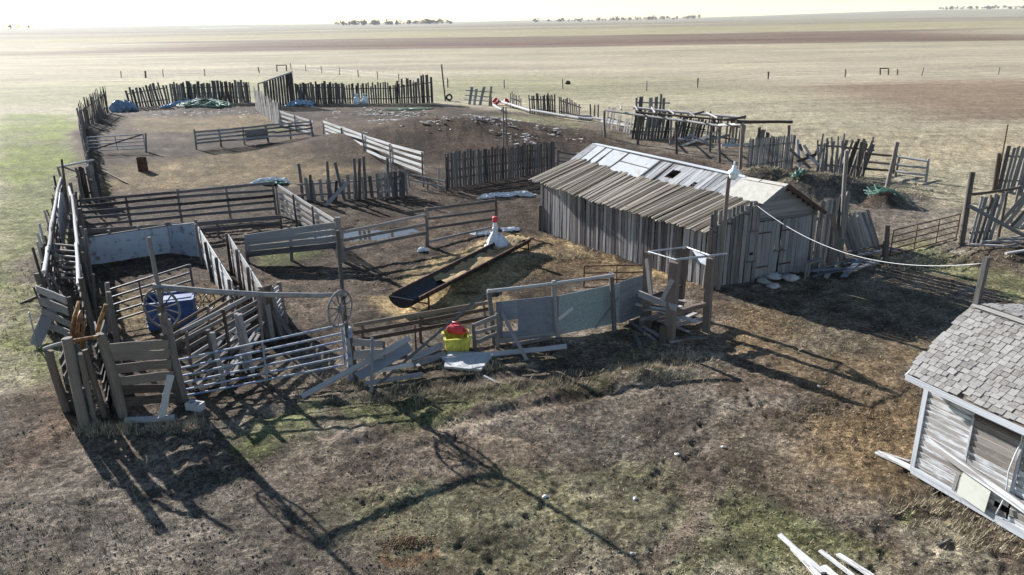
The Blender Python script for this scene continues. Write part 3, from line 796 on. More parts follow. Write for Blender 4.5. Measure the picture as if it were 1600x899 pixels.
# ================================================================== plank barn
def build_barn():
    NL = Vector((*(6.494,24.188), 0)); BL = Vector((*(1.266,31.837), 0)); NR = Vector((*(10.513,25.811), 0))
    S = BL - NL; W = NR - NL
    so = S.normalized(); wo = W.normalized()
    out_f = Vector((wo.y, -wo.x, 0)); out_l = Vector((-so.y, so.x, 0))
    if out_l.dot(wo) > 0: out_l = -out_l
    up = Vector((0, 0, 1))
    t = thing('plank_barn', 'long weathered plank barn with board roof, white roof sheets and double doors', 'barn', NL + (S + W) * 0.5, z=0)
    def prof(s, f):
        sag = -0.10 * math.sin(math.pi * s)
        e, b, r = 1.96 + 0.22 * s, 2.66 + 0.22 * s, 3.24 + 0.19 * s
        if f < 0.40: return e + (b - e) * (f + 0.07) / 0.47 + sag - 0.05 * math.sin(math.pi * max(0, (f + 0.07) / 0.47))
        if f < 0.607: return b + (r - b) * (f - 0.40) / 0.207 + sag
        return r + (2.12 + 0.19 * s - r) * (f - 0.607) / 0.42 + sag
    def P(s, f, z): 
        v = NL + S * s + W * f
        return Vector((v.x, v.y, z))
    # long side wall, board by board
    LS = S.length; x = 0.0
    while x < LS - 0.05:
        w = random.uniform(0.11, 0.19); s = (x + w / 2) / LS; x += w + random.choice((0.004, 0.006, 0.012, 0.03))
        if s > 0.995: break
        ztop = prof(s, 0.0) - 0.05
        o = out_l * random.uniform(-0.008, 0.012)
        plank(t, P(s, 0, -0.08 + random.uniform(0, 0.08)) + o, P(s + random.uniform(-0.003, 0.003), 0, ztop) + o, w, 0.025, out_l, 'barn', 'wall_board')
    for s, z in ((0.5, 0.5), (0.5, 1.55)):
        plank(t, P(0.0, 0, z) - out_l * 0.06, P(1.0, 0, z + 0.1) - out_l * 0.06, 0.1, 0.06, out_l, 'brown', 'girt')
    for s in (0.0, 0.25, 0.5, 0.75, 1.0):
        log(t, P(s, 0.03, -0.2), P(s, 0.03, prof(s, 0.03) - 0.1), 0.07, 'brown', 'stud')
        log(t, P(s, 0.97, -0.2), P(s, 0.97, prof(s, 0.97) - 0.1), 0.07, 'brown', 'stud')
    # far end and hidden side wall
    f = 0.0
    while f < 1.0:
        plank(t, P(1.0, f + 0.02, -0.05), P(1.0, f + 0.02, prof(1, f + 0.02) - 0.04), 0.165, 0.025, -out_f, 'barn', 'wall_board'); f += 0.0395
    s = 0.0
    while s < 1.0:
        plank(t, P(s + 0.012, 1.0, -0.05), P(s + 0.012, 1.0, prof(s, 1.0) - 0.04), 0.22, 0.025, -out_l, 'barn', 'wall_board'); s += 0.0245
    # lower roof: boards running up the slope
    x = -0.18
    while x < LS + 0.18:
        w = random.uniform(0.085, 0.16); s = (x + w / 2) / LS; x += w * random.uniform(0.88, 1.12)
        sk = 0.010 * math.sin(s * 7) + random.uniform(-0.004, 0.004)
        lift = random.uniform(0.0, 0.028)
        pts = [(fq, prof(min(1, max(0, s)), fq) + lift + 0.012) for fq in (-0.085 + random.uniform(-0.01, 0.012), 0.16, 0.425)]
        for (f0, z0), (f1, z1) in ((pts[0], pts[2]),):
            zm = (z0 + z1) / 2
            plank(t, P(s + sk, f0, z0), P(s - sk, f1, z1 + 0.01), w, 0.024, (-0.1, -0.1, 1), 'roofb', 'roof_board')
    for f in (-0.02, 0.13, 0.29):
        plank(t, P(-0.02, f, prof(0, f) - 0.05), P(1.02, f, prof(1, f) - 0.09), 0.09, 0.05, (0, 0, 1), 'brown', 'purlin')
    # upper left slope: white sheets far, bare boards mid with a hole, plywood near
    def sheet(s0, s1, f0, f1, mat, name, dz=0.0):
        q = [P(s0, f0, prof(s0, f0) + 0.05 + dz), P(s0, f1, prof(s0, f1) + 0.05 + dz), P(s1, f1, prof(s1, f1) + 0.05 + dz), P(s1, f0, prof(s1, f0) + 0.05 + dz)]
        return slab(name, q, 0.012, mat, t, 3, 3, 0.004)
    sheet(0.932, 0.985, 0.385, 0.607, 'tin', 'roof_sheet'); sheet(0.886, 0.926, 0.38, 0.607, 'tin', 'roof_sheet'); sheet(0.787, 0.880, 0.385, 0.607, 'tin', 'roof_sheet')
    sheet(0.600, 0.778, 0.497, 0.607, 'tin', 'roof_sheet'); sheet(0.594, 0.775, 0.375, 0.489, 'tin', 'roof_sheet', 0.01)
    sheet(0.985, 1.03, 0.36, 0.607, 'roofg', 'roof_sheet')
    for s in (0.929, 0.883, 0.782, 0.59, 0.52):
        plank(t, P(s, 0.38, prof(s, 0.38) + 0.068), P(s, 0.61, prof(s, 0.607) + 0.068), 0.05, 0.02, (-0.3, -0.2, 1), 'brown', 'batten')
    plank(t, P(0.6, 0.493, prof(0.6, 0.493) + 0.07), P(0.78, 0.493, prof(0.78, 0.493) + 0.07), 0.05, 0.015, (-0.3, -0.2, 1), 'brown', 'batten')
    x = 0.13 * LS
    while x < 0.592 * LS:
        w = random.uniform(0.13, 0.2); s = (x + w / 2) / LS; x += w * 0.97
        lift = random.uniform(0, 0.02)
        def seg(f0, f1): plank(t, P(s, f0, prof(s, f0) + 0.03 + lift), P(s, f1, prof(s, f1) + 0.03 + lift), w, 0.022, (-0.4, -0.3, 1), 'roofg', 'roof_board')
        if 0.43 < s < 0.485: seg(0.385, 0.455); seg(0.545, 0.607)
        elif 0.315 < s < 0.33: seg(0.47, 0.607)
        else: seg(0.385 + random.uniform(-0.01, 0.02), 0.607)
    sheet(-0.03, 0.155, 0.395, 0.575, 'tan_ply', 'roof_sheet', 0.012); sheet(-0.035, 0.075, 0.58, 0.611, 'tan_ply', 'roof_sheet', 0.014); sheet(0.08, 0.16, 0.58, 0.611, 'tan_ply', 'roof_sheet', 0.014)
    plank(t, P(0.16, 0.605, prof(0.16, 0.607) + 0.05), P(1.02, 0.605, prof(1.0, 0.607) + 0.06), 0.14, 0.02, (-0.3, -0.2, 1), 'trim', 'ridge_board')
    for i in range(8):
        s0 = -0.03 + i * 0.133; sheet(s0, s0 + 0.131, 0.612, 1.03, 'roofb', 'roof_sheet')
    plank(t, P(-0.032, 0.615, prof(0, 0.615) + 0.01), P(-0.032, 1.03, prof(0, 1.03) + 0.01), 0.14, 0.03, out_f, 'redtrim', 'rake_board')
    plank(t, P(-0.032, 0.40, prof(0, 0.40) + 0.0), P(-0.032, 0.605, prof(0, 0.604) + 0.0), 0.1, 0.03, out_f, 'gable', 'rake_board')
    # tall upright boards across the lean-to end
    f = -0.03
    while f < 0.42:
        w = random.uniform(0.12, 0.19); ff = f + w / 2 / W.length; f += (w + 0.008) / W.length
        zt = 2.60 + 0.30 * ff + random.uniform(-0.07, 0.07)
        o = out_f * (0.10 + random.uniform(-0.01, 0.01))
        plank(t, P(0, ff, -0.1) + o, P(0, ff + random.uniform(-0.004, 0.004), zt) + o, w, 0.027, out_f, 'grey', 'front_board')
    for z in (0.6, 1.9): plank(t, P(0, -0.03, z) + out_f * 0.05, P(0, 0.43, z) + out_f * 0.05, 0.1, 0.05, out_f, 'brown', 'girt')
    # gable: level boards cut to the slope
    z = 2.10
    while z < 3.2:
        lo = next((k / 200 for k in range(80, 122) if prof(0, k / 200) > z + 0.06), 0.607); hi = next((k / 200 for k in range(205, 121, -1) if prof(0, k / 200) > z + 0.06), 0.607)
        if z < 2.6: lo = 0.405
        if hi - lo > 0.02: plank(t, P(0, lo, z + 0.075) + out_f * 0.02, P(0, hi, z + 0.075) + out_f * 0.02, 0.148, 0.022, out_f, 'gable', 'gable_board', True)
        z += 0.15
    plank(t, P(0, 0.41, 2.12) + out_f * 0.05, P(0, 1.0, 2.06) + out_f * 0.05, 0.08, 0.05, out_f, 'grey', 'lintel')
    for k in range(4):
        f = 0.885 + 0.036 * k
        plank(t, P(0, f, -0.05) + out_f * 0.02, P(0, f, 2.08) + out_f * 0.02, 0.15, 0.024, out_f, 'gable', 'front_board', True)
    # two doors, each of boards with battens and hinges
    for f0, f1 in ((0.435, 0.645), (0.66, 0.862)):
        c = P(0, (f0 + f1) / 2, 0.06) + out_f * 0.04
        fm = plank(t, P(0, f0, 0.95) + out_f * 0.03, P(0, f1, 0.95) + out_f * 0.03, 0.12, 0.03, out_f, 'brown', 'door', True)
        k = 5; wd = (f1 - f0) / k
        for i in range(k):
            a = f0 + wd * (i + 0.5)
            plank(fm, P(0, a, 0.03 + random.uniform(0, 0.05)) + out_f * 0.058, P(0, a, 2.03) + out_f * 0.058, wd * W.length - 0.006, 0.022, out_f, 'gable', 'board', True)
        for z in (0.45, 1.65): plank(fm, P(0, f0, z) + out_f * 0.085, P(0, f0 + 0.12, z) + out_f * 0.085, 0.05, 0.012, out_f, 'rust', 'hinge', True)
    tube('latch_chain', [P(0, 0.60 + 0.02 * i, 0.95 + 0.06 * math.sin(i * 2)) + out_f * 0.1 for i in range(7)], 0.014, 'rust', t)
    # small hatch in the upright boards
    hat = plank(t, P(0, 0.37, 0.75) + out_f * 0.13, P(0, 0.37, 1.75) + out_f * 0.13, 0.24, 0.02, out_f, 'gable', 'hatch', True)
    plank(hat, P(0, 0.37, 0.95) + out_f * 0.142, P(0, 0.37, 1.05) + out_f * 0.142, 0.15, 0.012, out_f, 'void', 'hole', True)  # black board painting in the shade of a hole
    for z in (0.72, 1.78): plank(hat, P(0, 0.33, z) + out_f * 0.145, P(0, 0.41, z) + out_f * 0.145, 0.05, 0.02, out_f, 'grey', 'trim_board', True)
    log(t, P(-0.012, -0.035, -0.2), P(-0.012, -0.035, 2.1), 0.085, 'brown', 'corner_post')
    log(t, P(1.0, -0.012, -0.2), P(1.0, -0.012, 1.1), 0.07, 'brown', 'corner_post')
build_barn()

# ================================================================== shingled shed
def build_shed():
    C0 = Vector((*(7.775,12.953), 0)); C1 = Vector((*(8.675,10.918), 0))
    L = (C1 - C0).normalized(); W = Vector((-L.y, L.x, 0)); LEN = 3.4
    WID = 2.55
    t = thing('shingled_shed', 'small shed with cedar shingle roof and peeling white lap siding', 'shed', C0 + L * 1.7 + W * 1.2, z=0)
    Ow = -W
    def P(s, w, z): return C0 + L * s + W * w + Vector((0, 0, z))
    EZ, RZ, RW, EW, FW = 2.14, 3.26, 1.20, -0.32, 2.55
    sl = (RZ - EZ) / (RW - EW)
    def roof_z(w): return RZ - (RW - w) * sl if w < RW else RZ - (w - RW) * 0.17
    # lap siding on the long side
    z = 0.18; k = 0
    rows = []
    while z < 2.08: rows.append(z); z += 0.128
    for i, z in enumerate(rows):
        def lap(s0, s1, mat, d=0.0):
            n = (Ow + Vector((0, 0, -0.16))).normalized()
            plank(t, P(s0, -0.012 - d, z + 0.07), P(s1, -0.012 - d, z + 0.07), 0.150, 0.016, n, mat, 'lap_board', True)
        top = 2.05 < z < 2.40
        lap(0.04, 0.98 + random.uniform(-0.02, 0.02), 'siding')
        if z > 1.72: pass
        elif z > 0.98: lap(1.01, 1.86, 'bsiding', 0.012)
        else: lap(1.01, 1.86 if not 0.28 < z < 0.42 else 1.62, 'siding')
        lap(1.90, LEN - 0.04, 'siding')
        win = slab('window', [P(1.0, 0.06, 1.65), P(1.9, 0.06, 1.65), P(1.9, 0.06, 2.25), P(1.0, 0.06, 2.25)], 0.01, 'void', t)  # black sheet standing for the unlit inside of the opening
    plank(win, P(1.0, -0.05, 1.80), P(1.88, -0.05, 1.80), 0.06, 0.05, Ow, 'timber', 'head_board', True)
    plank(win, P(0.99, -0.045, 0.95), P(0.99, -0.045, 2.2), 0.035, 0.03, Ow, 'trim', 'jamb', True)
    plank(win, P(1.88, -0.05, 0.65), P(1.88, -0.05, 2.2), 0.06, 0.03, Ow, 'trim', 'jamb', True)
    tube('cord', [P(1.86 - 0.1 * i / 6 + 0.03 * math.sin(i * 1.7), -0.09, 2.05 - 0.3 * i) for i in range(7)], 0.012, 'rope', t)
    plank(t, P(0.0, -0.02, 0.12), P(0.0, -0.02, 2.22), 0.10, 0.05, Ow, 'trim', 'corner_trim', True)
    plank(t, P(-0.028, 0.05, 0.12), P(-0.028, 0.05, 2.26), 0.12, 0.03, -L, 'trim', 'corner_trim', True)
    plank(t, P(0.06, -0.075, 2.13), P(1.0, -0.075, 2.13), 0.17, 0.025, Ow, 'trim', 'frieze_board', True)
    plank(t, P(1.9, -0.075, 2.13), P(LEN, -0.075, 2.13), 0.17, 0.025, Ow, 'trim', 'frieze_board', True)
    plank(t, P(0.0, -0.03, 0.13), P(LEN, -0.03, 0.13), 0.16, 0.06, Ow, 'trim', 'sill_board', True)
    plank(t, P(-0.1, 0.12, 0.02), P(LEN, 0.12, 0.02), 0.16, 0.14, Ow, 'void', 'skid')
    plank(t, P(-0.1, WID - 0.1, 0.02), P(LEN, WID - 0.1, 0.02), 0.16, 0.14, Ow, 'void', 'skid')
    # fallen gutter board and patched panel
    plank(t, P(0.28, -0.13, 0.93), P(2.5, -0.13, 0.62), 0.15, 0.10, (Ow + Vector((0, 0, 0.5))).normalized(), 'siding', 'slipped_trim', True)
    slab('patch_panel', [P(0.98, -0.10, 0.22), P(1.55, -0.10, 0.16), P(1.58, -0.10, 0.66), P(1.04, -0.10, 0.72)], 0.02, 'panel_beige', t)
    plank(t, P(0.93, -0.1, 0.24), P(0.96, -0.1, 0.62), 0.07, 0.04, Ow, 'grey', 'cleat', True)
    # other walls
    for i, z in enumerate(rows):
        n = (-L + Vector((0, 0, -0.16))).normalized()
        plank(t, P(-0.012, 0.1, z + 0.07), P(-0.012, WID, z + 0.07), 0.150, 0.016, n, 'siding', 'lap_board', True)
        plank(t, P(0, WID, z + 0.07), P(LEN, WID, z + 0.07), 0.150, 0.016, W, 'siding', 'lap_board', True)
        plank(t, P(LEN, 0.05, z + 0.07), P(LEN, WID, z + 0.07), 0.150, 0.016, L, 'siding', 'lap_board', True)
    z = rows[-1] + 0.128
    while z < RZ - 0.12:
        lo = RW - (RZ - z - 0.1) / sl; hi = min(WID, RW + (RZ - z - 0.1) / 0.17)
        plank(t, P(-0.012, lo, z + 0.07), P(-0.012, hi, z + 0.07), 0.15, 0.016, -L, 'siding', 'lap_board', True)
        plank(t, P(LEN, lo, z + 0.07), P(LEN, hi, z + 0.07), 0.15, 0.016, L, 'siding', 'lap_board', True); z += 0.128
    # roof deck, fascia, shingles laid row by row
    S0, S1 = -0.22, LEN + 0.2
    slab('roof_deck', [P(S0, EW, EZ - 0.03), P(S1, EW, EZ - 0.03), P(S1, RW, RZ - 0.03), P(S0, RW, RZ - 0.03)], 0.03, 'brown', t)
    slab('roof_deck', [P(S0, RW, RZ - 0.03), P(S1, RW, RZ - 0.03), P(S1, FW, roof_z(FW) - 0.03), P(S0, FW, roof_z(FW) - 0.03)], 0.03, 'brown', t)
    plank(t, P(S0 - 0.02, EW - 0.03, EZ - 0.055), P(S1, EW - 0.03, EZ - 0.055), 0.115, 0.03, Ow, 'trim', 'fascia', True)
    plank(t, P(S0 - 0.025, EW, EZ - 0.07), P(S0 - 0.025, RW, RZ - 0.07), 0.12, 0.03, -L, 'trim', 'rake_board', True)
    plank(t, P(S0 - 0.025, RW, RZ - 0.07), P(S0 - 0.025, FW, roof_z(FW) - 0.07), 0.10, 0.03, -L, 'trim', 'rake_board', True)
    rest_v = []; rest_f = []
    def lay(w0, w1, exp, s_end, cap):
        nrow = int(abs(w1 - w0) / exp) + 1
        dw = 1 if w1 > w0 else -1
        cnt = 0
        for j in range(nrow):
            w = w0 + dw * j * exp
            s = S0 - 0.02 - random.uniform(0, 0.1)
            while s < S1:
                sw = random.uniform(0.085, 0.18); s2 = s + sw
                if random.random() < 0.015: s = s2; continue
                ln = 0.20
                a_w = w + random.uniform(-0.02, 0.02); b_w = w + dw * ln
                if dw > 0: b_w = min(b_w, RW + 0.02)
                else: b_w = max(b_w, RW - 0.01)
                za = roof_z(a_w) + 0.026 + random.uniform(0, 0.02); zb = roof_z(b_w) + 0.004
                sm = (s + s2) / 2
                A, B = P(sm, a_w, za), P(sm + random.uniform(-0.006, 0.006), b_w, zb)
                if s2 > S0 + 0.03:
                    if s < s_end and cnt < cap:
                        plank(t, A, B, sw - 0.007, 0.011, (0, 0, 1), 'shingle', 'shingle', True); cnt += 1
                    elif s >= s_end:
                        n_ = len(rest_v); hw = L * (sw / 2 - 0.004)
                        rest_v.extend([A - hw, A + hw, B + hw, B - hw, A - hw - Vector((0, 0, .012)), A + hw - Vector((0, 0, .012))]); rest_f.extend([(n_, n_ + 1, n_ + 2, n_ + 3), (n_ + 4, n_ + 5, n_ + 1, n_)])
                s = s2
    lay(EW - 0.01, RW, 0.090, 2.05, 299)
    lay(FW + 0.01, RW, 0.125, 0.6, 60)
    o0 = WM[t].translation
    o = shape('shingle_courses', mesh_of('shingle_courses', [v - o0 for v in rest_v], rest_f), 'shingle', t, Matrix.Translation(o0)); o['kind'] = 'stuff'
    plank(t, P(S0, RW - 0.06, RZ + 0.035), P(S1, RW - 0.06, RZ + 0.028), 0.09, 0.015, (-W * 0.6 + Vector((0, 0, 1))).normalized(), 'shingle', 'ridge_board', True)
    plank(t, P(S0 + 0.06, RW + 0.07, RZ + 0.03), P(S1, RW + 0.07, RZ + 0.03), 0.11, 0.02, (W * 0.2 + Vector((0, 0, 1))).normalized(), 'brown', 'ridge_board', True)
    # stub mast carrying the rope
    A = P(S0 + 0.03, RW, RZ - 0.2); B = P(S0 + 0.06, RW, RZ + 0.98)
    pm = plank(t, A, B, 0.10, 0.10, Ow, 'grey', 'mast', True)
    return B
mast_top = build_shed()

# rope from the barn gable to the shed mast
def build_rope():
    A = Vector((8.14,24.852,2.679)) + Vector((-0.1, -0.3, 0)); B = mast_top + Vector((-0.05, 0, -0.12))
    pts = []
    for i in range(41):
        u = i / 40
        p = A.lerp(B, u); p.z -= 4 * 0.62 * u * (1 - u) * (1 + 0.3 * (u - 0.5)); pts.append(p)
    o = tube('rope', pts, 0.0068, 'rope', None, 6)
    tag(o, 'white rope sagging from the barn gable to the shed mast', 'rope')
build_rope()

# yard light on its pole at the barn corner
def build_light():
    b, tp = ((6.793,23.853,0.0),(6.844,23.839,3.809))
    t = thing('yard_light_pole', 'tall pole at the barn corner carrying a white yard lamp', 'light pole', b)
    log(t, sink(b, 0.3), tp, 0.075, 'brown', 'pole')
    T = Vector(tp)
    pipe(t, T + Vector((0, 0, -0.1)), T + Vector((0.12, -0.1, 0.12)), 0.018, 'greypipe', 'lamp_arm')
    c = T + Vector((0.12, -0.1, 0.02))
    ls = lathe('lamp_shade', [(0.03, 0.34), (0.06, 0.30), (0.07, 0.22), (0.17, 0.15), (0.20, 0.08), (0.19, 0.07), (0.05, 0.17)], c, 'whiteplastic', t, 18)
    lathe('lamp_globe', [(0.13, 0.09), (0.145, 0.02), (0.13, -0.06), (0.08, -0.12), (0.0, -0.14)], c, 'whiteplastic', ls, 18)
    lathe('photocell', [(0.03, 0.34), (0.035, 0.42), (0.02, 0.44), (0.0, 0.45)], c, 'whiteplastic', ls, 10)
    pipe(t, T + Vector((-0.09, 0.0, -1.1)), T + Vector((-0.02, 0, -1.1)), 0.03, 'black', 'insulator')
build_light()

# ================================================================== ranch gateway with wagon wheels
def build_gateway():
    lb, lt = ((-7.949,16.563,0.0),(-8.068,16.506,4.058)); rb, rt = ((-4.068,17.553,0.0),(-4.097,17.547,3.869))
    t = thing('ranch_gateway', 'tall two-post gateway with a sagging crossbar over the blue gate', 'gateway', lerp(lb, rb, 0.5))
    log(t, sink(lb, 0.3), lerp(lb, lt, 0.55), 0.11, 'post', 'post'); log(t, lerp(lb, lt, 0.5), lt, 0.055, 'grey', 'post')
    log(t, sink(rb, 0.3), lerp(rb, rt, 0.36), 0.11, 'bluepipe', 'post'); log(t, lerp(rb, rt, 0.3), rt, 0.055, 'grey', 'post')
    A = Vector((-8.2,16.679,2.95)); 
    A = Vector(lb).lerp(Vector(lt), 0.72); B = Vector(rb).lerp(Vector(rt), 0.60)
    n = nrm(A, B); A = A + n * 0.09; B = B + n * 0.09
    M1 = A.lerp(B, 0.55) + Vector((0, 0, -0.10)); M2 = A.lerp(B, 0.88) + Vector((0, 0, -0.06))
    pts = [A - (B - A).normalized() * 0.1, A.lerp(M1, 0.5) + Vector((0, 0, -0.02)), M1, M2, B + (B - A).normalized() * 0.05]
    tube('crossbar', pts, [0.07, 0.068, 0.066, 0.06, 0.055], 'grey', t, 8)
    def wheel(c, ax, R, nsp, label):
        c = Vector(c); ax = Vector(ax).normalized()
        u = ax.cross(Vector((0, 0, 1))).normalized(); w = u.cross(ax)
        o = thing('wagon_wheel', label, 'wheel', (c.x, c.y), 'wagon wheels hung on the gateway posts', z=c.z - R)
        tube('rim', [c + (u * math.cos(a) + w * math.sin(a)) * R for a in [2 * math.pi * k / 28 for k in range(28)]], 0.028, 'wheel', o, 6, True)
        hb = pipe(o, c - ax * 0.09, c + ax * 0.09, 0.075, 'wheel', 'hub')
        for k in range(nsp):
            a = 2 * math.pi * k / nsp + 0.2; d = u * math.cos(a) + w * math.sin(a)
            pipe(hb, c + d * 0.05, c + d * (R - 0.01), 0.017, 'wheel', 'spoke')
    lc = Vector((-7.941,16.566,2.441)); rc = Vector((-4.12,17.541,2.004))
    wheel(lc + Vector((0.0, -0.24, 0)), (-0.25, -1, 0.05), 0.46, 12, 'wagon wheel hung on the left gateway post, seen nearly face on')
    wheel(rc + Vector((-0.02, -0.24, 0)), (-0.89, 0.454, 0.0), 0.44, 12, 'dark wagon wheel turned aside above the blue gate post')
build_gateway()
GR = [((-7.913,16.628,1.013),(-4.274,17.857,1.359)),((-7.913,16.628,0.796),(-4.274,17.857,1.134)),((-7.913,16.628,0.595),(-4.274,17.857,0.924)),((-7.913,16.628,0.409),(-4.274,17.857,0.714)),((-7.913,16.628,0.223),(-4.274,17.857,0.501)),((-7.913,16.628,0.069),(-4.274,17.857,0.27))]
def build_blue_gate():
    t = tube_gate('blue_tube_gate', 'long blue six-rail tube gate below the gateway crossbar', GR, 0.027, 'bluepipe', (0.5,))
build_blue_gate()

# ------------------------------------------------ plank gate left of the blue gate
def build_plank_gate():
    R = [((-9.138,15.868,1.725),(-8.033,16.467,1.528)),((-9.138,15.868,1.489),(-8.033,16.467,1.301)),((-9.138,15.868,1.204),(-8.033,16.467,1.039)),((-9.138,15.868,0.9),(-8.033,16.467,0.741)),((-9.138,15.868,0.642),(-8.033,16.467,0.44)),((-9.138,15.868,0.331),(-8.033,16.467,0.17))]
    t = rail_fence('plank_barrier', 'heavy plank panel between two leaning posts at the front corner', R, 2, 0.1, w=0.23, mat='brown', pr=0.10, cat='fence', jit=0.02)
    A, B = ((-8.099,15.657,0.0),(-7.767,15.828,1.059))
    n = nrm(R[0][0], R[0][1]) * 0.25
    loose('pale board propped slantwise against the plank panel', Vector(A) + n * 0.6, Vector(B) + n * 0.7, 0.16, 0.035, 'pale', n)
    a = (-8.816,15.499); b = (-7.748,15.587)
    loose('bleached pole lying at the foot of the plank panel', on_g(a, 0.05), on_g(b, 0.05), 0.14, 0.1, 'pale', name='fallen_pole', cat='pole')
build_plank_gate()

# ------------------------------------------------ loading chute at the left front corner
def build_chute():
    t = thing('loading_chute', 'tall narrow loading chute of posts and dark planks at the left corner', 'chute', (-10.035,16.142))
    PO = [((-10.507,16.124,0.0),(-10.535,16.106,1.531)),((-9.654,15.406,0.0),(-9.676,15.392,2.121)),((-9.554,15.609,0.0),(-9.581,15.593,1.667)),((-9.422,15.755,0.0),(-9.491,15.713,1.72)),((-9.018,15.804,0.0),(-9.105,15.754,2.066)),((-11.155,17.889,0.0),(-11.093,17.928,1.225)),((-10.416,18.054,0.0),(-10.363,18.084,1.411))]
    for i, (b, tp) in enumerate(PO): log(t, sink(b, 0.25), tp, (0.11, 0.12, 0.075, 0.08, 0.12, 0.08, 0.08)[i], 'brown', 'post')
    def wall(b0, b1, h0, h1, nb, side=1, mat='dark'):
        n = nrm(b0, b1) * side
        for k in range(nb):
            u = (k + 0.5) / nb
            plank(t, Vector((b0[0], b0[1], h0 * u)) + n * 0.11, Vector((b1[0], b1[1], h1 * u + random.uniform(-.03, .03))) + n * 0.11, h0 / nb * 0.84, 0.035, n, mat, 'wall_plank')
    wall(PO[0][0], PO[5][0], 1.35, 1.25, 6, 1)
    wall(PO[3][0], PO[6][0], 1.75, 1.5, 8, 1)
    wall(PO[4][0], PO[6][0], 1.8, 1.5, 8, -1)
    wall(PO[0][0], PO[1][0], 0.9, 0.9, 4, -1)
    a, b = Vector(PO[2][0]), Vector(PO[3][0])
    at, bt = Vector(PO[2][1]), Vector(PO[3][1])
    for k in range(9):
        u = 0.08 + 0.075 * k
        plank(t, a.lerp(at, u), b.lerp(bt, u), 0.05, 0.05, (0, -1, 0.2), 'brown', 'ramp_cleat')
    A = Vector(PO[0][1]); B = Vector(PO[4][1]) + Vector((0, 0, -0.05))
    log(t, A + Vector((-.15, 0, .03)), A.lerp(B, 0.45) + Vector((0, -.08, .12)), 0.045, 'pale', 'top_pole')
    log(t, A.lerp(B, 0.44) + Vector((0, -.08, .12)), B + Vector((0, -.08, .02)), 0.045, 'orange', 'top_pole')
    HO = [[(-10.331,16.612,1.5),(-10.218,16.578,1.9),(-10.15,16.63,2.15),(-10.124,16.777,2.3),(-10.159,16.937,2.4)],[(-10.241,16.649,1.45),(-10.173,16.7,1.85),(-10.187,16.887,2.05),(-10.184,17.004,2.15)],[(-10.05,16.496,1.4),(-10.048,16.699,1.8),(-10.061,16.886,2.0)]]
    for q in HO: tube('bent_pipe', q, 0.045, 'orange', t, 7)
    C = [(-9.396,16.119,1.95),(-9.23,16.092,2.3),(-9.106,16.187,2.6)]
    tube('bent_pipe', C, 0.05, 'orange', t, 7)
build_chute()

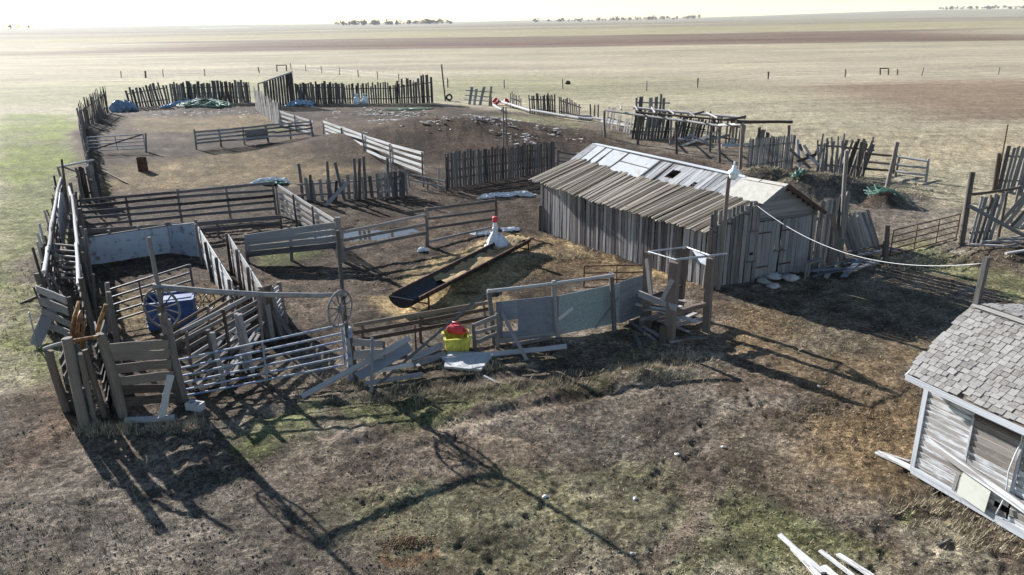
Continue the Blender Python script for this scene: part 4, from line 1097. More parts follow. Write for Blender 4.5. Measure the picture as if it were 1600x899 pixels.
# ------------------------------------------------ alley down the left side
OUT = [(-13.921,21.584),(-15.395,24.397),(-17.251,27.94),(-19.846,32.979),(-21.557,36.435)]
INN = [(-12.059,20.433),(-14.355,24.677),(-16.573,28.742),(-18.653,32.376),(-20.057,34.713)]
def build_alley():
    t = thing('alley_fence', 'crooked pole fence along the grass on the outer side of the alley', 'fence', lerp(OUT[0], OUT[-1], 0.5))
    for i in range(len(OUT)):
        h_ = 1.55 + random.uniform(-0.1, 0.2)
        b = Vector((*OUT[i], 0)); log(t, sink(b, 0.25), b + Vector((random.uniform(-.1, .1), 0, h_)), 0.085, 'post', 'post')
        if i:
            for u in (0.33, 0.66):
                c = Vector((*lerp(OUT[i - 1], OUT[i], u), 0)); log(t, sink(c, 0.2), c + Vector((random.uniform(-.15, .1), 0, 1.5 + random.uniform(-.15, .25))), 0.06, 'post', 'post')
    for i in range(len(OUT) - 1):
        a, b = OUT[i], OUT[i + 1]; n = nrm(a, b)
        for k, z in enumerate((0.35, 0.7, 1.05, 1.4, 1.62)):
            A = Vector((*a, z + random.uniform(-.08, .08))) + n * 0.1; B = Vector((*b, z + random.uniform(-.08, .08))) + n * 0.1
            if k == 4: log(t, A, B, 0.065, 'pale', 'rail')
            else: plank(t, A, B, 0.17, 0.035, n, 'brown' if k % 2 else 'dark', 'rail')
        for u in (0.2, 0.5, 0.8):
            c = Vector((*lerp(a, b, u), 0)) - n * 0.12
            plank(t, c + Vector((0, 0, -0.05)), c + Vector((0, 0, 1.0 + random.uniform(-.2, .3))) - n * random.uniform(0, .25), 0.2, 0.03, n, 'dark', 'slab_board')
    t2 = thing('alley_fence', 'pole and plank fence on the pen side of the narrow alley', 'fence', lerp(INN[0], INN[-1], 0.5))
    for i in range(len(INN)):
        b = Vector((*INN[i], 0)); log(t2, sink(b, 0.25), b + Vector((random.uniform(-.1, .1), 0, 1.75 + random.uniform(-.1, .25))), 0.085, 'post', 'post')
    for i in range(len(INN) - 1):
        a, b = INN[i], INN[i + 1]; n = -nrm(a, b)
        for k, z in enumerate((0.3, 0.6, 0.9, 1.2, 1.45, 1.66)):
            A = Vector((*a, z + random.uniform(-.06, .06))) + n * 0.1; B = Vector((*b, z + random.uniform(-.06, .06))) + n * 0.1
            if k == 5: log(t2, A, B, 0.06, 'pale', 'rail')
            elif k == 4: log(t2, A, B, 0.045, 'orange' if i == 1 else 'grey', 'rail')
            else: plank(t2, A, B, 0.19, 0.035, n, 'brown' if k % 2 else 'dark', 'rail')
        for u in (0.35, 0.7):
            c = Vector((*lerp(a, b, u), 0)); log(t2, sink(c, .2), c + Vector((random.uniform(-.12, .12), 0, 1.5 + random.uniform(-.2, .35))), 0.055, 'post', 'post')
    for side_, fence, line, sg in ((1, t, OUT, 1), (-1, t2, INN, -1)):
        for i in range(len(line) - 1):
            a, b = line[i], line[i + 1]; n = nrm(a, b) * sg
            for k in range(8):
                c = Vector((*lerp(a, b, random.random()), 0)); e_ = Vector((*lerp(a, b, random.random()), 0))
                plank(fence, c + n * random.uniform(.12, .22) + Vector((0, 0, random.uniform(0, .4))), e_ + n * .14 + Vector((0, 0, random.uniform(.7, 1.7))), random.uniform(.09, .2), .03, n, random.choice(('dark', 'brown', 'grey', 'pale')), 'leaning_board')
            for k in range(2):
                c = Vector((*lerp(a, b, random.random()), 0)) - n * .1
                log(fence, sink(c, .15), c + Vector((random.uniform(-.25, .25), random.uniform(-.1, .1), random.uniform(1.2, 2.0))), .05, random.choice(('dark', 'post', 'pale')), 'stake')
    # rungs of a sliding gate across the alley
    g_ = thing('alley_gate', 'ladder-like gate of pale bars across the alley', 'gate', lerp(OUT[1], INN[1], 0.5))
    A = Vector((*lerp(OUT[1], OUT[2], 0.35), 0)); B = Vector((*lerp(INN[1], INN[2], 0.15), 0))
    n = nrm(A, B)
    for k in range(7): plank(g_, A.lerp(B, 0.1) + Vector((0, 0, 0.22 + 0.2 * k)), A.lerp(B, 0.9) + Vector((0, 0, 0.2 + 0.2 * k)), 0.06, 0.07, n, 'pale', 'bar', True)
    for u in (0.1, 0.9): plank(g_, A.lerp(B, u) - n * .06 + Vector((0, 0, 0.02)), A.lerp(B, u) - n * .06 + Vector((0, 0, 1.6)), 0.09, 0.04, n, 'grey', 'upright', True)
    # plank panel closing the lower end
    R = [((-13.613,20.969,1.396),(-12.384,20.212,1.263)),((-13.613,20.969,1.042),(-12.384,20.212,0.918)),((-13.613,20.969,0.685),(-12.384,20.212,0.589)),((-13.613,20.969,0.304),(-12.384,20.212,0.256))]
    rail_fence('plank_barrier', 'panel of four wide planks closing the lower end of the alley', R, 2, 0.05, w=0.26, mat='grey', cat='fence', pr=0.07)
    # sheet leaning in the alley
    A, B = Vector((*lerp(OUT[2], OUT[3], 0.25), 0.2)), Vector((*lerp(OUT[2], OUT[4], 0.75), 0.2))
    n = nrm(A, B) * 0.2; zz = Vector((0, 0, 1))
    V = [A + n + zz * 0.2, A.lerp(B, 0.3) + n, B.lerp(A, 0.2) + n, B + n + zz * 0.4, B + n + zz * 1.2, B.lerp(A, 0.3) + n + zz * 1.5, A.lerp(B, 0.25) + n + zz * 1.35, A + n + zz * 0.8]
    me = mesh_of('leaning_sheet', [v - V[0] for v in V] + [v - V[0] - n * 0.08 for v in V], [tuple(range(7, -1, -1)), tuple(range(8, 16))] + [(i, (i + 1) % 8, 8 + (i + 1) % 8, 8 + i) for i in range(8)])
    tag(shape('leaning_sheet', me, 'galv', None, Matrix.Translation(V[0])), 'grey rounded sheet standing on edge inside the alley', 'sheet')
    # frame at the head of the alley
    f = thing('pole_gateway', 'leaning pole frame over the head of the alley', 'gateway', (-22.07,38.395))
    PO = [((-21.609,36.702,0.0),(-21.431,36.807,2.51)),((-21.564,36.967,0.0),(-21.756,36.855,2.106)),((-21.457,39.242,0.0),(-21.305,39.325,2.045)),((-21.036,37.344,0.0),(-21.141,37.286,2.019))]
    for b, tp in PO: log(f, sink(b, .2), tp, 0.06, 'post', 'post')
    log(f, Vector(PO[1][1]), Vector(PO[2][1]), 0.05, 'pale', 'top_pole'); log(f, Vector(PO[0][1]) + Vector((0, 0, -.4)), Vector(PO[3][1]) + Vector((0, 0, -.2)), 0.045, 'grey', 'top_pole')
    a, b = (-21.457,39.242), (-22.157,41.179)
    picket_fence('plank_fence', 'dark plank screen at the corner beside the head of the alley', (-21.801,38.378), (-21.251,39.229), 1.75, 1.85, 0.16, 0.02, 'dark', rails=2)
    # loose bits outside
    A, B = ((-13.272,19.791,0.0),(-13.291,19.778,1.098))
    s = thing('hurdle', 'small bent hurdle leaning outside the alley end', 'hurdle', (-13.676,20.491))
    tube('frame', [A, lerp(A, B, .6), B], 0.02, 'greypipe', s)
    plank(s, (-13.362,19.903,0.05), (-13.52,21.217,0.75), 0.3, 0.03, (0.6, -0.6, 0.5), 'grey', 'board'); plank(s, (-13.664,20.255,0.1), (-13.798,21.702,0.9), 0.16, 0.03, (0.6, -0.6, 0.5), 'pale', 'board')
    loose('thin stick lying in the grass outside the alley', on_g((-15.995,23.495)), on_g((-15.828,24.288)), 0.06, 0.05, 'brown', name='fallen_stick', cat='stick')
build_alley()

# ------------------------------------------------ upper left boundary fences
picket_fence('boundary_fence', 'plank fence with sunlit tops running back from the head of the alley', (-20.764,37.745), (-29.15,52.898), 1.6, 1.6, 0.21, 0.0, 'grey', jh=0.3, jl=0.08, posts=5, side=-1)
picket_fence('boundary_fence', 'ragged plank fence beside the far steel gate on the left edge', (-29.15,52.898), (-36.65,66.907), 1.7, 1.9, 0.22, 0.0, 'grey', jh=0.35, jl=0.10, posts=4, side=-1)
picket_fence('boundary_fence', 'broken far left fence with tall dark stubs', (-36.65,66.907), (-41.669,81.6), 2.0, 2.4, 0.24, 0.02, 'dark', jh=0.5, jl=0.12, posts=5, miss=0.1)
_g1 = [((-29.594,54.272,1.161),(-26.121,55.373,1.182)),((-29.594,54.272,0.895),(-26.121,55.373,0.911)),((-29.594,54.272,0.672),(-26.121,55.373,0.684)),((-29.594,54.272,0.449),(-26.121,55.373,0.411)),((-29.594,54.272,0.225),(-26.121,55.373,0.183))]
_t = tube_gate('steel_gate', 'grey steel gate with a diagonal brace standing open at the far left pen', _g1, 0.035, 'greypipe', (0.5,))
pipe(_t, Vector(_g1[-1][0]) + Vector((0, -.06, 0)), Vector(_g1[0][1]) + Vector((0, -.06, 0)), 0.05, 'brown', 'brace')
lone_post('thick post ending the far left steel gate', ((-25.858,54.784,0.0),(-25.708,54.855,1.337)), 0.07)
loose('long pole lying on the tan pen floor beside the drum', on_g((-25.591,47.422), 0.25), on_g((-21.721,43.218)), 0.07, 0.07, 'brown', name='fallen_pole', cat='pole')
def build_drum():
    c = (-22.736,47.421)
    t = thing('steel_drum', 'dark rusty steel drum standing alone in the tan pen', 'drum', c)
    z = gz(*c)
    lathe('shell', [(0.30, 0), (0.305, 0.02), (0.295, 0.05), (0.295, 0.28), (0.31, 0.30), (0.295, 0.32), (0.295, 0.56), (0.31, 0.58), (0.295, 0.60), (0.295, 0.84), (0.31, 0.87), (0.28, 0.86), (0.27, 0.5)], (*c, z - 0.02), 'rust', t, 22)
    lathe('charred_fill', [(0.275, 0.45), (0.27, 0.55), (0.1, 0.6), (0.0, 0.58)], (*c, z), 'void', t, 14, jitter=0.1)
build_drum()

# ------------------------------------------------ pens on the left
rail_fence('pen_fence', 'long five-rail plank fence between the tan pen and the front pens', [((-18.942,32.713,1.373),(-11.106,35.56,1.471)),((-18.942,32.713,1.118),(-11.106,35.56,1.168)),((-18.942,32.713,0.834),(-11.106,35.56,0.893)),((-18.942,32.713,0.577),(-11.106,35.56,0.587)),((-18.942,32.713,0.289),(-11.106,35.56,0.279))], 5, 0.06, w=0.14, mat='dark', split=2, pr=0.06)
rail_fence('dark_board_fence', 'low dark beam fence above the galvanised sheet pen', [((-17.279,29.658,0.743),(-9.995,32.446,0.6)),((-17.279,29.658,0.426),(-9.995,32.446,0.287))], 4, 0.05, w=0.20, mat='dark', split=2, pr=0.06)
def sheet_wall(name, label, A, B, ta, tb, mat, nseg=3):
    t = thing(name, label, 'fence', lerp(A, B, .5))
    n = nrm(A, B)
    for i in range(nseg):
        a = lerp(A, B, i / nseg); b = lerp(A, B, (i + 1) / nseg); h0 = ta + (tb - ta) * i / nseg; h1 = ta + (tb - ta) * (i + 1) / nseg
        o = n * (0.004 * (i % 2))
        slab('sheet', [Vector((*a, -.03)) + o, Vector((*b, -.03)) + o, Vector((*b, h1)) + o, Vector((*a, h0)) + o], 0.01, mat, t, 6, 4, 0.012)
    for i in range(nseg + 1):
        c = Vector((*lerp(A, B, i / nseg), 0)) - n * 0.1
        log(t, sink(c, .2), c + Vector((0, 0, ta + (tb - ta) * i / nseg + 0.15)), 0.06, 'post', 'post')
    plank(t, Vector((*A, ta + .02)) - n * .05, Vector((*B, tb + .02)) - n * .05, 0.08, 0.05, (0, 0, 1), 'grey', 'top_rail')
    return t
sheet_wall('metal_sheet_fence', 'long blue-grey metal sheet panel at the back of the straw pen', (-16.075,27.643), (-13.444,29.201), 1.023, 1.069, 'galv', 3)
_t = sheet_wall('metal_sheet_fence', 'short metal sheet panel turning the corner of the straw pen', (-13.381,29.109), (-12.1,28.528), 1.092, 1.326, 'galv', 1)

# pale rail gate lit by the sun, middle pens
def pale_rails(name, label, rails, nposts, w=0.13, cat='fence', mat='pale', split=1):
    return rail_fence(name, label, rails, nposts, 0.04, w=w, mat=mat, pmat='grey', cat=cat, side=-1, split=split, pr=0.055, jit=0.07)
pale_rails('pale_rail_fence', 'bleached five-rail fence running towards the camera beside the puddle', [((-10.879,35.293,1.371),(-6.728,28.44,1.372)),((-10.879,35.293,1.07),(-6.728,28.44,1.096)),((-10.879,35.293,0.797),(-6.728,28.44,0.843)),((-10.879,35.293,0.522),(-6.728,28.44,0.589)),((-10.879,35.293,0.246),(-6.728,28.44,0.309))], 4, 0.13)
rail_fence('board_fence', 'four-board grey fence in shade beside the puddle', [((-9.946,27.76,1.026),(-6.491,28.008,1.33)),((-9.946,27.76,0.803),(-6.491,28.008,1.107)),((-9.946,27.76,0.578),(-6.491,28.008,0.858)),((-9.946,27.76,0.353),(-6.491,28.008,0.607))], 2, 0.1, w=0.24, mat='grey', pr=0.075, posts=(0.0, 0.47, 0.97))
lone_post('stout post where the pale rail fence meets the board fence', ((-6.35,27.673,0.0),(-6.369,27.668,1.709)), 0.11)

# sorting chute: two plank walls in a V
def vwall(name, label, A, B, ta, tb, mats, side=1):
    t = thing(name, label, 'fence', lerp(A, B, .5)); n = nrm(A, B) * side
    nb = 5
    for k in range(nb):
        u = (k + 0.5) / nb
        plank(t, Vector((*A, ta * u)), Vector((*B, tb * u)), ta / nb * 0.92, 0.03, n, mats[k % len(mats)], 'board')
    for u in (0.02, 0.35, 0.68, 0.98):
        c = Vector((*lerp(A, B, u), 0)) - n * 0.08; log(t, sink(c, .2), c + Vector((0, 0, ta + (tb - ta) * u + random.uniform(0, .15))), 0.06, 'post', 'post')
    return t, n
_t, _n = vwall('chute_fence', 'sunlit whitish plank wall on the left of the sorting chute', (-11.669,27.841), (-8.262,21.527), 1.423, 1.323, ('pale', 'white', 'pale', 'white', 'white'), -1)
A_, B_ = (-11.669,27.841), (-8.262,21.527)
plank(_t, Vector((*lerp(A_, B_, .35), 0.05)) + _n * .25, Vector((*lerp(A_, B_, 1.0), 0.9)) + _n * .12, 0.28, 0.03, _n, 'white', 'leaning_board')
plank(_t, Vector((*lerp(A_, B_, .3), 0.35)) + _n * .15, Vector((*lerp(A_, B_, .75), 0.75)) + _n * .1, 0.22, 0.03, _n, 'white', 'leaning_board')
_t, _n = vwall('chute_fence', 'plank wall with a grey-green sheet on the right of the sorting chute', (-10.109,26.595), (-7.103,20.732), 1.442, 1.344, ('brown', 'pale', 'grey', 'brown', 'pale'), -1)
A_, B_ = (-10.109,26.595), (-7.103,20.732)
slab('plywood_sheet', [Vector((*lerp(A_, B_, .02), 0.25)) + _n * .04, Vector((*lerp(A_, B_, .42), 0.25)) + _n * .04, Vector((*lerp(A_, B_, .42), 1.3)) + _n * .04, Vector((*lerp(A_, B_, .02), 1.35)) + _n * .04], 0.015, 'greenply', _t)
def build_boxend():
    t = thing('slatted_crate_end', 'slatted box end with splayed boards closing the sorting chute', 'crate', (-6.845,20.483))
    PO = [((-7.04,20.395,0.0),(-7.095,20.376,1.468)),((-6.736,20.622,0.0),(-6.818,20.596,1.464)),((-6.802,21.472,0.0),(-6.858,21.454,1.327))]
    for b, tp in PO: log(t, sink(b, .2), tp, 0.085, 'post', 'post')
    for k in range(7):
        u = 0.3 + 0.1 * k
        plank(t, Vector(PO[1][0]).lerp(Vector(PO[1][1]), u), Vector(PO[2][0]).lerp(Vector(PO[2][1]), u), 0.09, 0.03, (1, 0.2, 0), 'pale', 'slat')
    A, B = Vector(PO[0][0]), Vector(PO[1][0])
    for k in range(3): plank(t, A.lerp(B, 0.2 + .3 * k) + Vector((0, -.02, 0)), Vector(PO[0][1]).lerp(Vector(PO[1][1]), 0.2 + .3 * k) + Vector((0, -.02, .05)), 0.17, 0.03, (0.2, -1, 0), 'brown', 'board')
    for b, tp in [((-6.787,20.152,0.0),(-6.871,20.124,1.061)),((-6.518,20.236,0.0),(-6.725,20.169,0.888)),((-6.373,20.513,0.0),(-6.742,20.399,0.684))]: plank(t, Vector(b), Vector(tp) + Vector((0, .1, 0)), 0.13, 0.03, (0.3, -1, 0.2), 'grey', 'splayed_board')
build_boxend()
# slanting rail wing in front of the chute
_R = [((-7.924,17.173,1.473),(-7.067,20.116,1.446)),((-7.924,17.173,1.239),(-7.067,20.116,1.219)),((-7.924,17.173,1.002),(-7.067,20.116,0.99)),((-7.924,17.173,0.763),(-7.067,20.116,0.76)),((-7.924,17.173,0.523),(-7.067,20.116,0.508)),((-7.924,17.173,0.297),(-7.067,20.116,0.255))]
_t = rail_fence('wing_fence', 'slanting wing of many thin rails behind the blue gate', _R, 0, 0.05, w=0.12, mat='grey', side=-1, posts=(0.02, 0.5, 0.98), pr=0.05, jit=0.04)
for (b, tp) in [((-7.457,17.551,0.0),(-7.478,17.542,1.415)),((-7.18,17.22,0.0),(-7.235,17.198,1.469)),((-6.964,18.328,0.0),(-7.052,18.295,1.54)),((-6.75,18.127,0.0),(-6.877,18.08,1.586)),((-8.531,17.732,0.0),(-8.533,17.731,1.61))]: log(_t, sink(b, .2), tp, 0.07, 'grey', 'post')
_R2 = [((-9.101,19.005,0.84),(-8.192,21.786,0.991)),((-9.101,19.005,0.599),(-8.192,21.786,0.746)),((-9.101,19.005,0.376),(-8.192,21.786,0.499))]
rail_fence('wing_fence', 'second slanting rail wing farther inside the chute mouth', _R2, 0, 0.05, w=0.11, mat='brown', posts=(0.0, 0.5, 1.0), pr=0.05, side=-1)
for i in range(9):
    loose('thin board heaped against the slanting rail wing', on_g([(-7.888,16.998),(-7.788,18.714),(-8.033,17.79),(-7.515,17.266),(-7.174,17.763),(-8.118,18.366),(-7.479,18.074),(-7.405,18.948),(-8.225,18.975)][i], .06), on_g([(-7.513,18.268),(-7.483,20.458),(-7.547,19.375),(-6.994,18.368),(-6.974,19.573),(-7.509,20.365),(-6.882,18.93),(-7.054,20.255),(-7.834,21.154)][i], .25 + .04 * i), 0.1, 0.03, 'pale' if i % 2 else 'grey', group='boards heaped at the rail wing')

# black pipe panel and blue box in the straw pen
_t = tube_gate('pipe_fence', 'black bent pipe panel behind the blue box', [((-11.854,21.303,1.174),(-10.021,22.848,1.448)),((-11.854,21.303,0.935),(-10.021,22.848,1.196)),((-11.854,21.303,0.693),(-10.021,22.848,0.943)),((-11.854,21.303,0.45),(-10.021,22.848,0.688)),((-11.854,21.303,0.205),(-10.021,22.848,0.41))], 0.03, 'blackpipe', (0.36,))
lone_post('tall grey post at the end of the black pipe panel', ((-11.05,19.714,0.0),(-10.962,19.764,1.666)), 0.08)
lone_post('short post near the front of the straw pen', ((-11.849,20.905,0.0),(-11.687,20.997,1.514)), 0.07)
def build_bluebox():
    c = Vector((*(-10.155,21.443), 0)); z0 = gz(c.x, c.y)
    ax = Vector((0.95, 0.30, 0)).normalized(); ay = Vector((-ax.y, ax.x, 0))
    t = thing('blue_box', 'blue ribbed plastic livestock box on the straw pen floor', 'box', (c.x, c.y))
    Lx, Ly, H = 0.62, 0.42, 0.85
    def q(x, y, z): return c + ax * x + ay * y + Vector((0, 0, z0 + z))
    for (x0, y0, x1, y1) in ((-Lx, -Ly, Lx, -Ly), (Lx, -Ly, Lx, Ly), (Lx, Ly, -Lx, Ly), (-Lx, Ly, -Lx, -Ly)):
        sd_ = slab('side', [q(x0, y0, 0.05), q(x1, y1, 0.05), q(x1 * 1.04, y1 * 1.04, H), q(x0 * 1.04, y0 * 1.04, H)], 0.025, 'blueplastic', t)
        for k in range(5):
            z = 0.16 + 0.15 * k
            plank(sd_, q(x0 * 1.045, y0 * 1.045, z), q(x1 * 1.045, y1 * 1.045, z), 0.05, 0.03, (ax if x0 == x1 else ay) * (1 if (x0 + x1 + y0 + y1) > 0 else -1), 'blueplastic', 'rib', True)
        plank(t, q(x0 * 1.06, y0 * 1.06, H + .02), q(x1 * 1.06, y1 * 1.06, H + .02), 0.06, 0.05, (0, 0, 1), 'blueplastic', 'rim', True)
    slab('floor', [q(-Lx, -Ly, .06), q(Lx, -Ly, .06), q(Lx, Ly, .06), q(-Lx, Ly, .06)], 0.03, 'blueplastic', t)
    slab('lid', [q(-Lx * .3, -Ly * .95, H - .02), q(Lx * .98, -Ly * .95, H - .02), q(Lx * .98, Ly * .95, H - .02), q(-Lx * .3, Ly * .95, H - .02)], 0.03, 'blueplastic', t)
    for s in (-1, 1): plank(t, q(-Lx, s * Ly * .7, 0.0), q(Lx, s * Ly * .7, 0.0), 0.09, 0.07, (0, 0, 1), 'blackpipe', 'runner', True)
    k = thing('pipe_cart', 'small bent pipe cart with spoked wheels beside the blue box', 'cart', (-9.729,22.666))
    kc = Vector((*(-9.729,22.666), 0)); z = gz(kc.x, kc.y)
    for dx in (-.22, .22):
        w = kc + Vector((dx, 0, z + .28)); u = Vector((0.4, 1, 0)).normalized(); n_ = u.cross(Vector((0, 0, 1)))
        wh_ = tube('wheel', [w + (u * math.cos(a) + Vector((0, 0, 1)) * math.sin(a)) * .26 for a in [2 * math.pi * j / 16 for j in range(16)]], 0.018, 'blackpipe', k, 6, True)
        for j in range(3):
            a = math.pi * j / 3; d = u * math.cos(a) + Vector((0, 0, 1)) * math.sin(a); pipe(wh_, w - d * .26, w + d * .26, 0.009, 'rust', 'spoke')
    pipe(k, kc + Vector((-.3, 0, z + .28)), kc + Vector((.3, 0, z + .28)), 0.02, 'rust', 'axle')
    tube('handle', [kc + Vector((-.22, 0, z + .3)), kc + Vector((-.2, -.3, z + .7)), kc + Vector((.2, -.3, z + .7)), kc + Vector((.22, 0, z + .3))], 0.018, 'rust', k)
build_bluebox()

# ------------------------------------------------ post-and-board tangle in front of the middle pen
_t = picket_fence('stub_fence', 'grey board fence with tall uneven posts before the middle pen', (-10.71,38.267), (-5.332,39.122), 1.05, 1.15, 0.2, 0.16, 'grey', jh=0.12, rails=2, miss=0.12)
for (b, tp) in [((-10.62,38.556,0.0),(-10.654,38.546,1.837)),((-9.196,38.172,0.0),(-9.112,38.192,2.005)),((-8.403,38.415,0.0),(-8.767,38.336,1.944)),((-7.876,38.382,0.0),(-7.775,38.403,2.11)),((-7.645,38.367,0.0),(-7.548,38.387,2.11)),((-7.382,38.351,0.0),(-7.313,38.364,2.206)),((-6.289,38.879,0.0),(-6.192,38.895,2.005)),((-10.048,38.08,0.0),(-9.981,38.097,1.362)),((-8.838,37.86,0.0),(-8.624,37.91,1.09))]: log(_t, sink(b, .2), tp, 0.085, 'dark', 'post')
picket_fence('lattice_fence', 'short lattice panel of close pickets at the right end of the stub fence', (-6.782,38.46), (-5.337,39.432), 1.25, 1.3, 0.13, 0.07, 'grey', jh=0.04, rails=3, side=1)
loose('plank leaning slantwise on the stub fence', on_g((-9.134,37.033)), (-8.151,38.341,0.9), 0.2, 0.03, 'grey', (0, -1, 0.3))
# tall wind fence beside the barn
_pk = ((-3.378,40.918),(2.679,45.297),1.861,1.735)
picket_fence('wind_fence', 'tall dark close-boarded wind fence left of the barn', _pk[0], _pk[1], _pk[2], _pk[3], 0.15, 0.028, 'dark', jh=0.09, jl=0.02, rails=3, posts=4, jw=0.12)
for i, (b, tp) in enumerate([((-0.429,50.767,0.0),(-0.416,50.767,3.228)),((-0.218,51.003,0.0),(-0.211,51.003,3.16))]): lone_post(('left of two thin tall poles behind the wind fence', 'right of two thin tall poles behind the wind fence')[i], (b, tp), 0.05, group='pair of poles behind the wind fence')
rail_fence('low_rail_fence', 'low dark rail panel between the wind fence and the barn', [((2.83,45.286,1.136),(4.451,45.164,0.908)),((2.83,45.286,0.873),(4.451,45.164,0.682)),((2.83,45.286,0.608),(4.451,45.164,0.456)),((2.83,45.286,0.305),(4.451,45.164,0.19))], 2, 0.05, w=0.12, mat='grey')
lone_post('thin pale stake at the left end of the wind fence', ((-3.78,39.962,0.0),(-3.756,39.964,1.288)), 0.05, 'grey')
lone_post('dark stub post beside the left edge of the wind fence', ((-3.329,40.255,0.0),(-3.355,40.252,1.836)), 0.07)
rail_fence('low_rail_fence', 'sagging low rails between the white fence and the wind fence', [((-5.488,41.229,0.735),(-3.336,39.458,0.674)),((-5.488,41.229,0.456),(-3.336,39.458,0.372))], 3, 0.1, w=0.09, mat='grey', pr=0.04)
# rail fence across the middle, in front of the puddle
_R = [((-6.285,27.588,1.192),(-3.385,29.606,1.287)),((-6.285,27.588,0.872),(-3.385,29.606,0.923)),((-6.285,27.588,0.501),(-3.385,29.606,0.582))]
rail_fence('rail_fence', 'three-rail fence passing in front of the puddle', _R, 0, 0.1, w=0.13, mat='grey', posts=(1.0,), pr=0.075, jit=0.01)
_R = [((-3.343,29.697,1.498),(-0.657,32.263,1.242)),((-3.343,29.697,1.135),(-0.657,32.263,0.822)),((-3.343,29.697,0.742),(-0.657,32.263,0.455)),((-3.343,29.697,0.16),(-0.657,32.263,0.143))]
rail_fence('rail_fence', 'four-rail fence ending behind the white sack', _R, 2, 0.08, w=0.13, mat='grey', pr=0.075, posts=(0.0, 1.0), jit=0.01)
loose('short rail overlapping the middle fence posts', (-4.191,29.716,1.35), (-3.16,30.098,1.4), 0.12, 0.03, 'grey', (0, -1, 0))

# ------------------------------------------------ pens behind
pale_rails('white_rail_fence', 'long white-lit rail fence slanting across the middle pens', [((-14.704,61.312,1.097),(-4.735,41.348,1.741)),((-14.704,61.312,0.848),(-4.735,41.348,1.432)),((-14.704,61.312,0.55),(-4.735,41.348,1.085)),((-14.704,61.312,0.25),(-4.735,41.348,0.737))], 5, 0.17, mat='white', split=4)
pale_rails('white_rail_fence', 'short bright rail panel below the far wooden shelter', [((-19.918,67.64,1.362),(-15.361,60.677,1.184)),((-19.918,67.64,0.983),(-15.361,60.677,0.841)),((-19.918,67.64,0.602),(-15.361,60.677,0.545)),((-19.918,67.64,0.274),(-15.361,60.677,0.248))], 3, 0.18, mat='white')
rail_fence('grey_rail_fence', 'grey five-rail fence across the far left pen', [((-22.596,55.641,1.232),(-15.464,60.687,1.283)),((-22.596,55.641,1.005),(-15.464,60.687,1.037)),((-22.596,55.641,0.732),(-15.464,60.687,0.742)),((-22.596,55.641,0.458),(-15.464,60.687,0.397))], 6, 0.1, w=0.16, mat='grey', split=3)
slab('rail_sheet', [Vector((*(-19.691,57.792), .25)), Vector((*(-18.358,58.947), .25)), Vector((*(-18.358,58.947), 1.0)), Vector((*(-19.691,57.792), 1.0))], 0.02, 'blue_ply', None)
tag(bpy.data.objects['rail_sheet'], 'dark sheet hung on the grey rail fence', 'sheet')
picket_fence('leaning_board_fence', 'leaning board fence sloping down from the far shelter', (-26.515,82.095), (-19.918,67.64), 2.2, 1.9, 0.32, 0.1, 'grey', lean=-0.12, jh=0.2, jl=0.08, rails=2)
def build_shelter():
    A, B = (-26.247,84.563), (-23.61,86.861)
    t = thing('board_shelter', 'tall dark board shelter with slanted top on the far fence line', 'shelter', lerp(A, B, .5))
    n = nrm(A, B); L = (Vector(B) - Vector(A)).length; k = int(L / 0.3)
    for i in range(k):
        u = (i + .5) / k; c = Vector((*lerp(A, B, u), 0)); hh = 2.6 + 0.9 * u
        plank(t, c + Vector((0, 0, -.1)), c + Vector((0, 0, hh)), 0.28, 0.04, n, 'dark', 'wall_board')
    for u in (0, 1):
        c = Vector((*lerp(A, B, u), 0)) - n * 1.2; log(t, sink(c, .2), c + Vector((0, 0, 2.4 + .8 * u)), 0.09, 'post', 'post')
        plank(t, c + Vector((0, 0, 2.4 + .8 * u)), Vector((*lerp(A, B, u), 2.6 + .9 * u)), 0.12, 0.08, None, 'brown', 'side_beam')
    plank(t, Vector((*A, 2.62)) + n * .06, Vector((*B, 3.52)) + n * .06, 0.16, 0.06, n, 'pale', 'top_beam')
    Bk = Vector((*B, 0)); 
    for i in range(4): plank(t, Bk - n * (.15 + .3 * i) + Vector((0, 0, -.1)), Bk - n * (.15 + .3 * i) + Vector((0, 0, 3.3)), 0.28, 0.04, (n.y, -n.x, 0), 'brown', 'wall_board')
build_shelter()
picket_fence('far_picket_fence', 'splayed tall pickets at the left end of the far fence line', (-41.472,85.896), (-38.134,88.814), 1.9, 2.4, 0.24, 0.07, 'dark', lean=-0.12, jh=0.25, jl=0.06, rails=2)
picket_fence('far_picket_fence', 'dense dark picket fence behind the green netting heap', (-37.68,88.063), (-29.716,90.515), 2.4, 2.3, 0.26, -0.01, 'dark', jh=0.2, rails=3, posts=5)
picket_fence('far_picket_fence', 'solid dark fence right beside the far shelter', (-23.722,87.562), (-18.225,87.508), 2.3, 2.2, 0.28, -0.01, 'dark', jh=0.2, rails=2)
picket_fence('far_picket_fence', 'open picket fence near the leaning utility pole', (-18.225,87.508), (-12.42,86.716), 2.0, 2.1, 0.2, 0.07, 'dark', jh=0.2, rails=2, miss=0.08)
picket_fence('far_picket_fence', 'tallest ragged pickets ending the far fence line', (-12.42,86.716), (-8.481,86.87), 2.2, 2.8, 0.22, 0.04, 'dark', jh=0.35, rails=2, posts=3)
lone_post('thin leaning pole standing beyond the far fence', ((-7.219,88.831,0.0),(-7.479,88.81,3.965)), 0.09)

